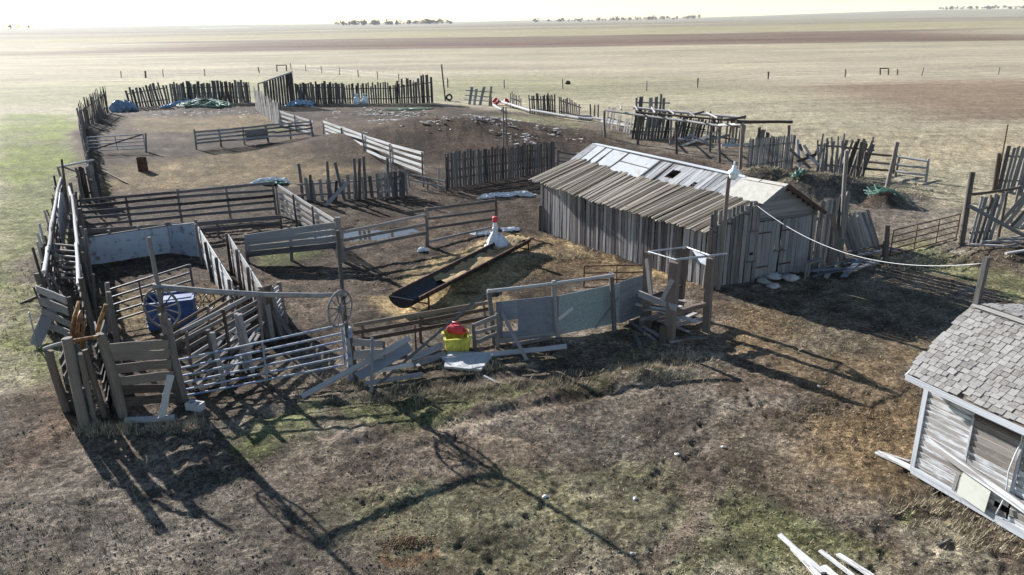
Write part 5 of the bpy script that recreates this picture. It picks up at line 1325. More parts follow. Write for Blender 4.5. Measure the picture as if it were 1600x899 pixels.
# ================================================================== feed bunk
M['sackcloth'] = speckle('dirty_white_sack', (0.40, 0.40, 0.40), (0.60, 0.62, 0.64), (0.72, 0.73, 0.74), scale=6, rough=0.7, bump=0.3)
def build_bunk():
    z = 0.52
    NL_, NR_ = Vector((-3.728,22.401,0.52)), Vector((-3.081,21.802,0.52)); FL, FR = Vector((0.34,29.836,0.52)), Vector((0.438,28.139,0.52))
    ax = ((FL + FR) / 2 - (NL_ + NR_) / 2); Lg = ax.length; ax.normalize()
    c0 = (NL_ + NR_) / 2; side = Vector((ax.y, -ax.x, 0)); hw = 0.47
    t = thing('feed_bunk', 'long black trough feed bunk on rusty steel legs in the straw', 'feed bunk', c0 + ax * Lg / 2)
    n = 12; V = []; Fc = []; nl = 10
    for j in range(nl + 1):
        for (r, dz) in ((hw, 0.0), (hw - .02, 0.0)):
            for i in range(n + 1):
                a = math.pi * i / n
                V.append(c0 + ax * (Lg * j / nl) + side * (-math.cos(a) * r) + Vector((0, 0, dz - math.sin(a) * (0.33 if r == hw else 0.31))))
    m = n + 1
    for j in range(nl):
        for s in (0, 1):
            for i in range(n):
                a = j * 2 * m + s * m + i; Fc.append((a, a + 1, a + 1 + 2 * m, a + 2 * m) if s else (a, a + 2 * m, a + 1 + 2 * m, a + 1))
    for j in (0, nl):
        for i in range(n): a = j * 2 * m + i; Fc.append((a, a + 1, a + 1 + m, a + m))
    o0 = WM[t].translation
    shape('trough', mesh_of('trough', [v - o0 for v in V], Fc, True), 'black', t, Matrix.Translation(o0))
    for e in (0.0, Lg):
        ring = [c0 + ax * e + side * (-math.cos(math.pi * i / n) * (hw - .01)) + Vector((0, 0, -math.sin(math.pi * i / n) * .32)) for i in range(n + 1)]
        k = len(ring); me = mesh_of('end_cap', [v - o0 for v in ring] + [v - o0 + ax * .02 for v in ring], [tuple(range(k)), tuple(range(2 * k - 1, k - 1, -1))] + [(i, (i + 1) % k, k + (i + 1) % k, k + i) for i in range(k)])
        shape('end_cap', me, 'black', t, Matrix.Translation(o0))
    for s in (-1, 1):
        plank(t, c0 + side * s * (hw + .025) + ax * .25 + Vector((0, 0, .0)), c0 + side * s * (hw + .025) + ax * (Lg + .05), 0.07, 0.05, side, 'rust', 'side_rail', True)
    for d in (0.75, Lg * 0.56, Lg - 0.35):
        for s in (-1, 1):
            b = c0 + ax * d + side * s * (hw + .03); g_ = gz(b.x, b.y)
            pipe(t, (b.x, b.y, g_ - .05), b, 0.03, 'rust', 'leg')
        pipe(t, c0 + ax * d - side * (hw + .03) + Vector((0, 0, -.36)), c0 + ax * d + side * (hw + .03) + Vector((0, 0, -.36)), 0.022, 'rust', 'cross_brace')
    # straw feed lying in the bunk
    V = []; Fc = []
    js = [k for k in range(25)]
    for j in js:
        d = Lg * (0.30 + 0.70 * j / 24)
        fill = 0.10 + 0.05 * math.sin(j * .7) + (0.24 if j > 20 else 0) - (0.10 if 13 < j < 19 else 0)
        for i in range(9):
            y = -1 + i / 4
            lim = math.sqrt(max(0, 1 - (y * .9) ** 2)) * -.30
            V.append(c0 + ax * min(d, Lg - .04) + side * y * .42 + Vector((0, 0, max(lim, -.30 + fill) + random.uniform(-.03, .08))) - o0)
    for j in range(24):
        for i in range(8): a = j * 9 + i; Fc.append((a, a + 1, a + 10, a + 9))
    o = shape('straw_feed', mesh_of('straw_feed', [v + o0 - o0 for v in V], Fc, True), 'straw', None, Matrix.Translation(o0))
    tag(o, 'loose straw feed lying in the black trough', 'straw', kind='stuff')
    # white sack pulled over a stake at the far end
    b = c0 + ax * (Lg - 1.0) - side * (hw + .12); g_ = gz(b.x, b.y)
    s = thing('sack_on_stake', 'white plastic sack tied over a stake with red can on top', 'sack', (b.x, b.y))
    def folds(o, k, am, zmax):
        for v in o.data.vertices:
            r0 = math.hypot(v.co.x, v.co.y); an = math.atan2(v.co.y, v.co.x); q = 1 + am * (math.sin(k * an + v.co.z * 2) + .5 * math.sin((k * 2 + 1) * an)) * max(0, 1 - v.co.z / zmax)
            v.co.x *= q; v.co.y *= q
    sk = lathe('sack', [(.44, .02), (.46, .12), (.38, .38), (.26, .66), (.14, .84), (.09, .92), (.12, 1.0), (.1, 1.06), (.04, 1.1)], (b.x, b.y, g_), 'sackcloth', s, 26, jitter=.03)
    folds(sk, 5, .16, 1.1)
    lathe('flap', [(.02, .78), (.16, .62), (.30, .42), (.36, .32)], (b.x + side.x * .25, b.y + side.y * .25, g_ + .05), 'sackcloth', s, 12, jitter=.12)
    log(s, (b.x, b.y, g_ - .2), (b.x, b.y, g_ + 1.2), 0.04, 'post', 'stake')
    lathe('neck_wrap', [(.07, 1.04), (.09, 1.12), (.075, 1.22), (.08, 1.26)], (b.x, b.y, g_), 'whiteplastic', s, 12, jitter=.06)
    lathe('red_can', [(.095, 1.26), (.10, 1.28), (.10, 1.44), (.085, 1.47), (.0, 1.48)], (b.x, b.y, g_), 'red', s, 14)
build_bunk()

# ------------------------------------------------ yellow bin and red jug
def build_bin():
    c = Vector((*(-1.527,19.255), 0)); z = gz(c.x, c.y)
    ax = Vector((0.98, 0.2, 0)).normalized(); ay = Vector((-ax.y, ax.x, 0))
    t = thing('yellow_bin', 'square bright yellow plastic bin among the fallen boards', 'bin', (c.x, c.y))
    def q(x, y, zz): return c + ax * x + ay * y + Vector((0, 0, z + zz))
    a, b, H = 0.27, 0.34, 0.46
    for x0, y0, x1, y1 in ((-1, -1, 1, -1), (1, -1, 1, 1), (1, 1, -1, 1), (-1, 1, -1, -1)):
        sd_ = slab('side', [q(x0 * a, y0 * a, .0), q(x1 * a, y1 * a, .0), q(x1 * b, y1 * b, H), q(x0 * b, y0 * b, H)], 0.02, 'yellow', t)
        plank(sd_, q(x0 * b, y0 * b, H), q(x1 * b, y1 * b, H), 0.07, 0.035, (0, 0, 1), 'yellow', 'rim', True)
    slab('floor', [q(-a, -a, .02), q(a, -a, .02), q(a, a, .02), q(-a, a, .02)], 0.02, 'yellow', t)
    for x in (-.12, .12): plank(t, q(x, -b * .93, .08), q(x, -b * 1.0, H - .05), 0.03, 0.02, -ay, 'yellow', 'rib', True)
    j = thing('red_jug', 'red plastic jug lying across the top of the yellow bin', 'jug', (c.x, c.y), z=z + H + .02)
    d = (ax * 0.75 - ay * 0.55).normalized(); p0 = q(.02, .02, H + .14)
    lathe('body', [(.10, -.26), (.125, -.25), (.135, -.2), (.125, -.05), (.135, .0), (.125, .05), (.135, .16), (.12, .20), (.05, .22)], p0, 'red', j, 8, axis=d)
    lathe('spout', [(.045, .22), (.045, .28), (.055, .28), (.055, .31), (.0, .315)], p0, 'red', j, 10, axis=d)
    tube('grip', [p0 + d * -.15 + Vector((0, 0, .12)), p0 + d * -.12 + Vector((0, 0, .2)), p0 + d * .08 + Vector((0, 0, .2)), p0 + d * .12 + Vector((0, 0, .13))], 0.02, 'red', j)
build_bin()

# ------------------------------------------------ plywood sheet fence
def build_sheet_fence():
    A, B, C_, D = (-0.449,19.656), (1.287,20.097), (3.101,20.899), (4.032,21.745)
    t = thing('sheet_fence', 'fence of blue-grey and teal sheets under a bleached top pole', 'fence', B)
    hA, hB, hC, hD = 1.252, 1.253, 1.329, 1.309
    def pt(P, Q, u, z): return Vector((P[0] + (Q[0] - P[0]) * u, P[1] + (Q[1] - P[1]) * u, z))
    n = nrm(A, B)
    # first sheet has a hole: four strips round it
    h0, h1 = hA, hB
    hx = (0.10, 0.34)
    def strip(u0, u1, z0, z1): slab('sheet', [pt(A, B, u0, z0), pt(A, B, u1, z0), pt(A, B, u1, z1), pt(A, B, u0, z1)], 0.016, 'blue_ply', t)
    strip(0, hx[0], .05, h0); strip(hx[1], 1, .05, h1); strip(hx[0], hx[1], .05, .35); strip(hx[0], hx[1], .68, h0)
    slab('sheet', [pt(B, C_, 0, .08) + n * .02, pt(B, C_, 1, .1) + n * .02, pt(B, C_, 1, hC) + n * .02, pt(B, C_, 0, hB) + n * .02], 0.016, 'osb', t, 3, 2, .004)
    slab('sheet', [pt(C_, D, 0.0, .15), pt(C_, D, 1.05, .2), pt(C_, D, 1.05, hD), pt(C_, D, 0.0, hC + .03)], 0.016, 'blue_ply', t, 3, 2, .006)
    for k in range(3):
        z = 0.15 + .35 * k
        plank(t, pt(C_, D, 0.05, z), pt(C_, D, 1.1, z + .04), 0.3, 0.02, nrm(C_, D), 'blue_ply', 'board')
    for (b, tp) in [((-0.412,19.522,0.0),(-0.639,19.517,1.619)),((1.296,19.957,0.0),(1.197,19.964,1.713)),((2.956,20.367,0.0),(2.831,20.385,1.773))]: log(t, sink(Vector(b) - n * .1, .25), Vector(tp) - n * .1, 0.075, 'grey', 'post')
    log(t, Vector((-0.657,19.516,1.601)) - n * .03, Vector((2.868,20.379,1.718)) - n * .03, 0.055, 'pale', 'top_pole')
    b, tp = ((0.38,18.564,0.0),(-0.241,18.576,1.347))
    plank(t, sink(b, .02), Vector(pt(A, B, .08, .95)) + n * .08, 0.12, 0.09, (1, 0, .3), 'grey', 'brace')
    plank(t, pt(B, C_, 0.0, .55) + n * .05, pt(B, C_, .22, .85) + n * .05, 0.12, 0.025, n, 'pale', 'patch_board')
    plank(t, pt(B, C_, .6, .08) + n * .05, pt(B, C_, .98, .9) + n * .05, 0.05, 0.03, n, 'blue_ply', 'batten')
    plank(t, pt(A, B, 0.0, .12) + n * .05, pt(B, C_, .1, .14) + n * .05, 0.14, 0.03, n, 'grey', 'kick_board')
build_sheet_fence()
_R = [((2.309,23.295,1.083),(4.403,23.453,1.046)),((2.309,23.295,0.848),(4.403,23.453,0.809)),((2.309,23.295,0.611),(4.403,23.453,0.57)),((2.309,23.295,0.372),(4.403,23.453,0.308))]
tube_gate('pipe_fence', 'rusty orange-brown pipe panel leaning behind the sheet fence', _R, 0.022, 'rust', (0.5,))

# ------------------------------------------------ timber stand with pipe frame
def build_stand():
    t = thing('timber_stand', 'heavy timber stand topped by a square pipe frame before the barn', 'stand', (4.707,21.041))
    PO = [((3.951,20.818,0.0),(3.871,20.833,2.24)),((4.368,19.894,0.0),(4.467,19.872,2.282)),((5.538,20.416,0.0),(5.561,20.41,2.211)),((5.119,21.919,0.0),(5.204,21.899,2.042))]
    W_ = (.20, .25, .19, .18)
    for i, (b, tp) in enumerate(PO):
        b = Vector(b); tp = Vector(tp)
        plank(t, b - Vector((0, 0, .15)), tp, W_[i], W_[i], (0.8, -0.6, 0), 'timber' if i != 0 else 'brown', 'post')
        o = Vector((-.16, -.12, 0))
        if i in (0, 1): plank(t, b + o - Vector((0, 0, .05)), b + o + Vector((0, 0, .42)), 0.17, 0.15, (0.8, -0.6, 0), 'timber' if i else 'grey', 'foot_block')
    z = [Vector(q[1]) for q in PO]
    # pipe frame on top
    for a, b in ((0, 1), (1, 2), (2, 3), (3, 0)): pipe(t, z[a] + Vector((0, 0, .03)), z[b] + Vector((0, 0, .03)), 0.022, 'greypipe', 'frame_pipe')
    pipe(t, z[1] + Vector((0, 0, .05)), z[1].lerp(z[2], 1.45) + Vector((0, 0, .05)), 0.022, 'greypipe', 'frame_pipe')
    # plank bracket with two braces on the front left
    A = Vector((3.743,20.857,1.081)) + Vector((-.12, -.2, 0)); B = Vector((4.4,19.887,1.019)) + Vector((.08, -.22, -.02))
    nn = nrm(A, B)
    plank(t, A, B, 0.19, 0.06, nn, 'pale', 'bracket_plank', True)
    for u, q in ((.35, Vector(PO[0][1]) + Vector((-.05, -.1, -.15))), (.62, Vector(PO[1][1]) + Vector((-.1, -.1, -.5)))):
        plank(t, A.lerp(B, u), q, 0.13, 0.06, nn, 'grey', 'brace', True)
    plank(t, Vector(PO[1][0]) + Vector((.1, 0, .75)), Vector(PO[2][0]) + Vector((0, 0, .82)), 0.14, 0.12, None, 'timber', 'cross_beam')
    plank(t, Vector(PO[0][0]) + Vector((0, .1, .8)), Vector(PO[3][0]) + Vector((0, 0, .85)), 0.14, 0.1, None, 'brown', 'cross_beam')
    slab('corner_plate', [z[2] + Vector((-.05, 0, -.02)), z[3].lerp(z[2], .25), z[3].lerp(z[2], .6) + Vector((0, 0, -.28)), z[2] + Vector((0, 0, -.3))], .015, 'galv', t)
    # boards piled between its legs
    for i in range(16):
        a = Vector((*(4.637,20.693), 0)); ang = random.choice((0.5, 0.75, 2.2, 2.6, 0.2)) + random.uniform(-.15, .15); L = random.uniform(.9, 1.7)
        d = Vector((math.cos(ang), math.sin(ang), random.uniform(-.05, .05))) * L / 2
        c = a + Vector((random.uniform(-.5, .5), random.uniform(-.4, .5), 0.08 + 0.05 * i * .9)) 
        loose('weathered board in the pile under the timber stand', c - d, c + d, random.uniform(.1, .2), .04, random.choice(('grey', 'pale', 'brown')), (random.uniform(-.2, .2), random.uniform(-.2, .2), 1), 'board pile under the timber stand')
    for i, (a, b) in enumerate([((3.486,21.086),(3.942,19.726)),((4.35,19.622),(5.163,19.911)),((3.467,20.348),(3.445,19.084)),((4.126,19.949),(3.78,20.578)),((3.712,20.727),(4.379,21.31)),((4.625,19.748),(5.39,19.585))]):
        loose('stray board on the grass at the foot of the timber stand', on_g(a, .05), on_g(b, .05 + .02 * i), .11, .04, ('grey', 'pale', 'grey', 'pale', 'pale', 'brown')[i], group='stray boards around the timber stand')
build_stand()

# ------------------------------------------------ fallen boards between the blue gate and the sheets
rail_fence('rail_fence', 'sagging two-board fence right of the blue gate post', [((-4.308,19.351,0.757),(-0.664,20.498,0.944)),((-4.308,19.351,0.55),(-0.664,20.498,0.769)),((-4.308,19.351,0.305),(-0.664,20.498,0.476))], 0, .05, w=.12, mat='brown', posts=(0.05, 0.48, 0.97), pr=.05)
rail_fence('broken_rail_fence', 'broken panel of short rails right of the yellow bin', [((-1.03,19.067,0.822),(-0.444,19.304,0.959)),((-1.03,19.067,0.6),(-0.444,19.304,0.717)),((-1.03,19.067,0.357),(-0.444,19.304,0.455))], 2, .05, w=.12, mat='grey', pr=.055)
rail_fence('low_board_fence', 'low grey board panel just right of the blue post', [((-3.943,17.404,1.113),(-3.274,17.639,0.951)),((-3.943,17.404,0.787),(-3.274,17.639,0.655))], 2, .02, w=.24, mat='grey', pr=.05)
_L = [
 (((-5.115,16.604,0.02),(-2.598,17.86,0.95)), 'long bleached board slanting up out of the grass', .16, 'pale'),
 (((-3.306,17.075,0.1),(-0.659,20.727,1.25)), 'long thin pole crossing the fallen boards', .07, 'grey'),
 (((-3.81,17.14,0.25),(-2.616,17.918,0.75)), 'wide grey board under the long slanting board', .3, 'blue_ply'),
 (((-2.7,18.35,0.2),(-1.884,19.042,0.25)), 'upper of two grey planks left of the yellow bin', .22, 'grey'),
 (((-2.591,18.088,0.1),(-1.797,18.757,0.15)), 'lower of two grey planks left of the yellow bin', .2, 'grey'),
 (((-3.595,17.282,0.3),(-2.543,17.773,0.3)), 'pale board on edge below the long slanting board', .12, 'pale'),
 (((-1.848,18.504,0.08),(1.463,19.273,0.08)), 'long bleached board on the ground before the sheet fence', .16, 'pale'),
 (((-0.022,19.414,0.06),(1.09,19.821,0.1)), 'short board in the shade below the sheet fence', .13, 'brown'),
 (((-0.739,17.507,0.06),(-0.317,17.088,0.03)), 'small pale stick in the grass below the yellow bin', .05, 'pale'),
 (((-2.948,18.979,0.2),(-2.421,18.044,0.1)), 'dark board standing off the two grey planks', .1, 'grey'),
 (((-3.655,17.086,0.1),(-2.29,17.585,0.1)), 'grey board lying in front of the low panel', .14, 'grey'),
]
for (a, b), lb, w, m in _L: loose(lb, a, b, w, .04, m, (0.1, -0.5, 0.8))
lone_post('blue-grey stake in front of the low panel', ((-3.467,16.863,0.0),(-3.352,16.887,1.408)), .05, 'blue_ply')
lone_post('thin rusty stake behind the long slanting board', ((-2.633,19.293,0.0),(-2.644,19.292,0.755)), .025, 'rust', 'stake')
slab('stone_slab', [Vector(on_g((-1.781,18.043), .06)), Vector(on_g((-0.815,17.821), .04)), Vector(on_g((-0.507,18.881), .06)), Vector(on_g((-1.748,18.923), .08))], .06, 'concrete', None, 4, 3, .012)
tag(bpy.data.objects['stone_slab'], 'flat grey slab on the ground below the yellow bin', 'slab')

# ------------------------------------------------ beside the barn doors
_t = picket_fence('barn_yard_fence', 'tall grey upright board wall joining the right barn corner', (10.684,26.025), (12.373,27.354), 2.35, 2.5, .15, .015, 'grey', jh=.12, rails=2, side=1, posts=2)
lone_post('tallest post right of the barn doors', ((11.998,26.73,0.0),(11.771,26.832,4.041)), .085)
picket_fence('collapsed_fence', 'board wall section leaning over between the tall post and steel gate', (12.627,27.507), (14.476,28.98), 1.35, 1.3, .17, .02, 'grey', lean=-.25, jh=.1, tilt=-.35, rails=1)
lone_post('short thick post at the left of the brown steel gate', ((13.602,26.813,0.0),(13.592,26.818,1.35)), .12)
tube_gate('brown_steel_gate', 'brown five-rail steel gate right of the barn', [((14.053,27.274,1.031),(17.887,29.741,0.976)),((14.053,27.274,0.788),(17.887,29.741,0.74)),((14.053,27.274,0.543),(17.887,29.741,0.504)),((14.053,27.274,0.297),(17.887,29.741,0.266)),((14.053,27.274,0.05),(17.887,29.741,0.027))], .022, 'rust', (.33, .66))
lone_post('tall leaning post at the right of the brown steel gate', ((17.532,28.825,0.0),(17.533,28.825,2.844)), .12, 'post')
for i in range(12):
    a = [(11.257,25.631),(12.454,26.322),(11.83,25.388),(10.844,25.149),(13.191,27.48),(11.775,26.353),(13.734,27.62),(12.741,25.931),(10.843,25.433),(12.097,25.234),(12.32,27.113),(11.116,25.278)][i]
    ang = random.choice((.3, .5, 2.6, 0.1, 0.8)) + random.uniform(-.2, .2); L = random.uniform(.9, 2.2); d = Vector((math.cos(ang), math.sin(ang), random.uniform(-.02, .12))) * L / 2
    c = Vector((a[0], a[1], gz(*a) + .1 + .05 * (i % 5)))
    loose('weathered board in the heap between barn and steel gate', c - d, c + d, random.uniform(.1, .24), .035, random.choice(('grey', 'blue_ply', 'grey')), (random.uniform(-.3, .3), random.uniform(-.3, .3), 1), 'board heap beside the barn')
loose('wide board leaning steeply on the tall post by the barn', on_g((11.219,25.705)), (11.266,25.396,1.3), .3, .03, 'grey', (-.5, -.8, .2))
loose('dark board leaning on the barn yard wall', on_g((12.177,26.88)), (11.135,25.946,2.0), .16, .04, 'brown', (-.3, -.8, .2))
def sawhorse():
    t = thing('saw_bench', 'small rough bench standing at the right barn corner', 'bench', (10.365,25.17))
    A, B = Vector((*(10.14,25.04), .55)), Vector((*(10.733,25.437), .55))
    plank(t, A, B, .2, .05, (0, 0, 1), 'grey', 'seat', True)
    for p_ in (A, B):
        for s in (-.1, .1): plank(t, Vector((p_.x + s, p_.y + s, gz(p_.x, p_.y) - .05)), p_ + Vector((s * .5, s * .5, 0)), .07, .05, None, 'grey', 'leg', True)
sawhorse()
def rock(px, s, label, seed, group=None, mat='rock', name='stone', cat='stone'):
    c = (px[0], px[1], gz(*px)); tag(lump(name, c, s, s * random.uniform(.6, .9), s * .7, mat, None, seed, rz=random.uniform(0, 3)), label, cat, group)
rock((8.514,24.631), .26, 'pale stone in front of the left barn door', 1)
rock((8.665,24.095), .24, 'flat stone farthest out from the barn doors', 2)
rock((8.966,24.953), .30, 'large stone tight against the barn doors', 3)
rock((9.503,24.792), .32, 'low stone at the foot of the right barn door', 4)
rock((0.559,12.357), .055, 'round white stone on the left gateway shadow line', 5, mat='litter')
rock((2.25,12.296), .05, 'white stone on the green patch left of the wheel track', 6, mat='litter')
rock((1.96,10.711), .05, 'pale stone by the tip of the long post shadow', 7)
rock((3.348,13.77), .055, 'pale stone right on the wheel track', 8, mat='litter')
rock((4.368,14.044), .06, 'pale stone just right of the wheel track', 9)
rock((7.405,16.734), .06, 'small flat stone between the shadow stripes of the stand', 10)
def block():
    c = Vector((*(-7.436,16.066), 0)); z = gz(c.x, c.y)
    t = thing('concrete_block', 'hollow concrete block below the left gateway post', 'block', (c.x, c.y))
    ax = Vector((.9, -.25, 0)).normalized(); ay = Vector((-ax.y, ax.x, 0))
    def q(x, y, zz): return c + ax * x + ay * y + Vector((0, 0, z + zz))
    for y in (-.085, .085): plank(t, q(-.2, y, .09), q(.2, y, .09), .19, .035, ay, 'concrete', 'shell', True)
    for x in (-.18, 0, .18): plank(t, q(x, -.068, .09), q(x, .068, .09), .188, .035, ax, 'concrete', 'web', True)
block()

# white planks in the foreground
for i, (a, b, w, lb) in enumerate([((4.55,11.059), (4.908,10.07), .10, 'longest white plank at the bottom edge of the yard'), ((4.652,10.719), (4.81,9.895), .11, 'white plank touching the longest one from the left'), ((5.087,10.644), (5.334,9.987), .08, 'narrow white plank in the bottom group, middle one'), ((5.328,10.526), (5.642,9.878), .11, 'grey-white plank at the right of the bottom group'), ((4.982,10.235), (5.132,9.745), .12, 'half hidden grey board at the bottom edge')]):
    loose(lb, on_g(a, .08), on_g(b, .08 + .01 * i), w, .03, 'white', group='planks at the bottom edge')
loose('white plank sticking out from under the shed corner', on_g((7.452,13.762), .05), on_g((7.861,12.951), .07), .15, .04, 'white')
loose('narrow pale plank beside the one at the shed corner', on_g((7.501,13.81), .03), on_g((7.891,13.317), .05), .07, .03, 'pale')
loose('short grey stick near the shed base', on_g((7.138,10.799)), on_g((7.462,10.995)), .05, .05, 'grey', name='fallen_stick', cat='stick')

# ================================================================== pole shelter and ruins beyond the barn
def build_pole_shelter():
    t = thing('pole_shelter', 'open pole shelter frame with long beams beyond the barn roof', 'shelter', (11.024,52.413))
    PO = [((7.055,57.529,0.0),(7.0,57.535,2.101)),((9.197,55.15,0.0),(9.071,55.171,2.066)),((11.488,54.94,0.0),(11.343,54.971,1.924)),((11.001,50.825,0.0),(10.885,50.851,2.125)),((13.388,51.403,0.0),(13.292,51.428,2.021)),((12.979,47.517,0.0),(12.827,47.559,2.154)),((13.168,43.717,0.0),(13.12,43.732,2.753)),((16.569,45.484,0.0),(16.404,45.544,2.477))]
    for b, tp in PO: log(t, sink(b, .2), tp, .10, 'post', 'post')
    T = [Vector(q[1]) for q in PO]
    for a, b in ((0, 3), (3, 5), (5, 6)): log(t, T[a] + Vector((0, 0, .1)), T[b] + Vector((0, 0, .1)), .09, 'pale', 'beam')
    log(t, T[6] + Vector((-.4, .1, .2)), T[7] + Vector((.1, 0, .15)), .10, 'brown', 'beam')
    A = Vector((9.179,57.985,2.3)); B = Vector((15.552,51.407,2.2)); log(t, A, B, .1, 'pale', 'beam')
    A = Vector((9.259,55.533,2.2)); B = Vector((16.06,49.005,2.2)); log(t, A, B, .08, 'brown', 'beam')
    for q in range(6):
        u = .15 + .14 * q
        a = T[0].lerp(T[6], u); b = a + Vector((.6, 5.0, .05)); log(t, a + Vector((0, 0, .25)), b, .06, 'grey', 'rafter')
    A = Vector((12.277,52.802,2.25)); B = Vector((13.2,53.115,2.5)); log(t, A, B, .08, 'brown', 'beam')
    A = Vector((13.854,50.569,2.2)); B = Vector((15.265,50.357,2.45)); log(t, A, B, .09, 'brown', 'beam')
build_pole_shelter()
picket_fence('ruined_fence', 'dark board wall under the left of the pole shelter', (9.077,57.989), (11.855,57.722), 2.1, 1.9, .2, .03, 'dark', jh=.1, lean=.12, rails=2)
picket_fence('ruined_fence', 'leaning board wall under the middle of the pole shelter', (12.025,57.38), (13.724,55.337), 1.8, 1.6, .2, .04, 'dark', jh=.2, lean=.25, rails=1)
picket_fence('ruined_fence', 'dark plank wall under the right of the pole shelter', (14.184,55.908), (16.091,53.358), 1.9, 1.6, .2, .08, 'dark', jh=.3, lean=.05, rails=2, miss=.1)
picket_fence('picket_fence', 'tall pale pickets standing behind the pole shelter', (10.305,64.028), (13.198,64.526), 2.6, 2.4, .28, .08, 'grey', jh=.25, rails=2, miss=.1)
picket_fence('picket_fence', 'short slanted boards left of the pole shelter', (7.858,64.286), (9.437,60.708), 1.5, 1.2, .2, .15, 'grey', jh=.3, lean=.3, rails=1, miss=.1)
for i in range(9):
    a = [(12.069,54.887),(12.846,55.724),(13.183,54.196),(14.649,54.651),(15.15,53.159),(15.314,55.802),(15.205,51.778),(12.615,53.669),(13.555,53.872)][i]
    ang = random.choice((.1, -.2, .7, 2.4)) + random.uniform(-.3, .3); L = random.uniform(1.2, 2.6); d = Vector((math.cos(ang), math.sin(ang), random.uniform(0, .5))) * L / 2
    c = Vector((a[0], a[1], .3 + .06 * (i % 4)))
    loose('fallen board in the wreckage under the pole shelter', c - d, c + d, .2, .03, random.choice(('pale', 'grey', 'pale')), (random.uniform(-.6, .6), -.6, .7), 'wreckage under the pole shelter')
_pk = ((13.417,43.313),(16.72,45.263),1.988,1.955)
picket_fence('picket_fence', 'neat grey picket panel just right of the pole shelter', _pk[0], _pk[1], _pk[2], _pk[3], .12, .035, 'grey', jh=.05, jl=.015, rails=2, jw=.1, side=1)
picket_fence('board_fence', 'dark boards sloping down behind the picket panel', (16.153,50.645), (17.143,49.55), 1.8, 1.0, .3, .02, 'dark', jh=.08, rails=1)
picket_fence('picket_fence', 'pickets fanning out right of the picket panel', (17.385,43.405), (18.873,43.295), 2.1, 2.0, .12, .03, 'grey', jh=.3, jl=.10, lean=-.05, rails=2)
picket_fence('picket_fence', 'dark slanting pickets by the straw berm', (18.529,43.71), (19.751,42.473), 1.9, 1.9, .12, .02, 'dark', jh=.15, jl=.05, lean=.22, rails=2)
for i in range(10):
    a = [(16.946,44.832),(17.459,45.416),(17.385,44.191),(17.611,46.26),(18.051,45.37),(18.145,46.657),(17.385,46.278),(17.243,43.416),(18.04,44.545),(16.955,43.827)][i]
    ang = random.uniform(0, 3.14); L = random.uniform(1.0, 2.2); d = Vector((math.cos(ang) * .6, math.sin(ang) * .6, random.uniform(.2, .9))) * L / 2
    c = Vector((a[0], a[1], .65 + .05 * (i % 5)))
    loose('jumbled board in the wreck between picket panel and fan pickets', c - d, c + d, .18, .03, random.choice(('grey', 'pale', 'brown')), (random.uniform(-.6, .6), -.8, .3), 'jumbled boards right of the picket panel')
lone_post('post in front of the fan pickets', ((17.455,42.64,0.0),(17.386,42.668,1.852)), .09)
lone_post('post at the right end of the slanting pickets', ((18.881,41.444,0.0),(18.906,41.433,2.084)), .10)
lone_post('leaning post touching the rail fence end', ((20.921,45.149,0.0),(21.179,45.029,1.815)), .08)
lone_post('tall post standing before the netting ring', ((19.231,38.594,0.0),(19.321,38.549,2.507)), .11)
rail_fence('rail_fence', 'dark rails left of the tall post near the netting ring', [((19.681,42.478,1.285),(21.687,43.087,1.014)),((19.681,42.478,0.86),(21.687,43.087,0.581)),((19.681,42.478,0.467),(21.687,43.087,0.219))], 2, .1, w=.16, mat='brown', round_rails=True)
rail_fence('rail_fence', 'bleached rails between two posts at the open field corner', [((21.275,41.994,1.132),(22.35,40.848,1.105)),((21.275,41.994,0.745),(22.35,40.848,0.727)),((21.275,41.994,0.356),(22.35,40.848,0.347)),((21.275,41.994,-0.036),(22.35,40.848,-0.0))], 2, .1, w=.16, mat='pale', round_rails=True, pmat='grey')
# collapsed corner at the right edge
picket_fence('ruined_fence', 'weathered picket fence standing at the right edge', (24.489,38.09), (26.317,37.969), 2.3, 2.2, .2, .03, 'grey', jh=.12, rails=2, lean=.05)
lone_post('dark post with pale pegs at the right edge fence', ((24.334,38.101,0.0),(24.34,38.097,1.936)), .11, 'brown')
lone_post('thin rusty rod rising above the right edge fence', ((24.489,38.09,0.0),(24.452,38.114,3.343)), .035, 'rust', 'rod', name='steel_rod')
picket_fence('ruined_fence', 'sagging pickets beside the leaning gate post', (17.824,28.81), (18.909,29.122), 1.75, 1.9, .15, .03, 'grey', jh=.12, rails=2, lean=.12)
picket_fence('ruined_fence', 'fallen pickets lying over at the right edge', (20.617,31.634), (21.591,30.944), 1.7, 1.5, .17, .05, 'grey', jh=.15, rails=1, lean=.5, tilt=-.2)
def right_beams():
    t = thing('pole_framework', 'pole frame with slanting braces beside the leaning gate post', 'framework', (19.12,29.392))
    a = Vector((17.524,28.83,1.981)); b = Vector((20.013,29.76,2.0))
    log(t, a, b, .06, 'brown', 'top_pole')
    log(t, Vector((17.548,28.815,1.535)), Vector((19.544,27.761,0.5)), .075, 'grey', 'brace')
    for (p0, p1) in [((18.713,29.132,0.0),(18.619,29.192,1.862)),((19.422,29.471,0.0),(19.371,29.505,1.91)),((21.379,31.809,0.0),(21.372,31.814,1.661))]: log(t, sink(p0, .2), p1, .06, 'brown', 'post')
right_beams()
for i in range(6):
    a = [(18.473,27.896),(18.757,27.376),(19.071,28.478),(18.803,26.885),(18.041,27.578),(19.39,28.197)][i]
    ang = random.uniform(-.4, .5); d = Vector((math.cos(ang), math.sin(ang), .05)) * random.uniform(.6, 1.1)
    c = Vector((a[0], a[1], gz(*a) + .12)); loose('fallen pole in the heap below the ruined frame', c - d, c + d, .1, .06, random.choice(('grey', 'pale')), (0, 0, 1), 'poles heaped at the right edge', 'fallen_pole', 'pole')

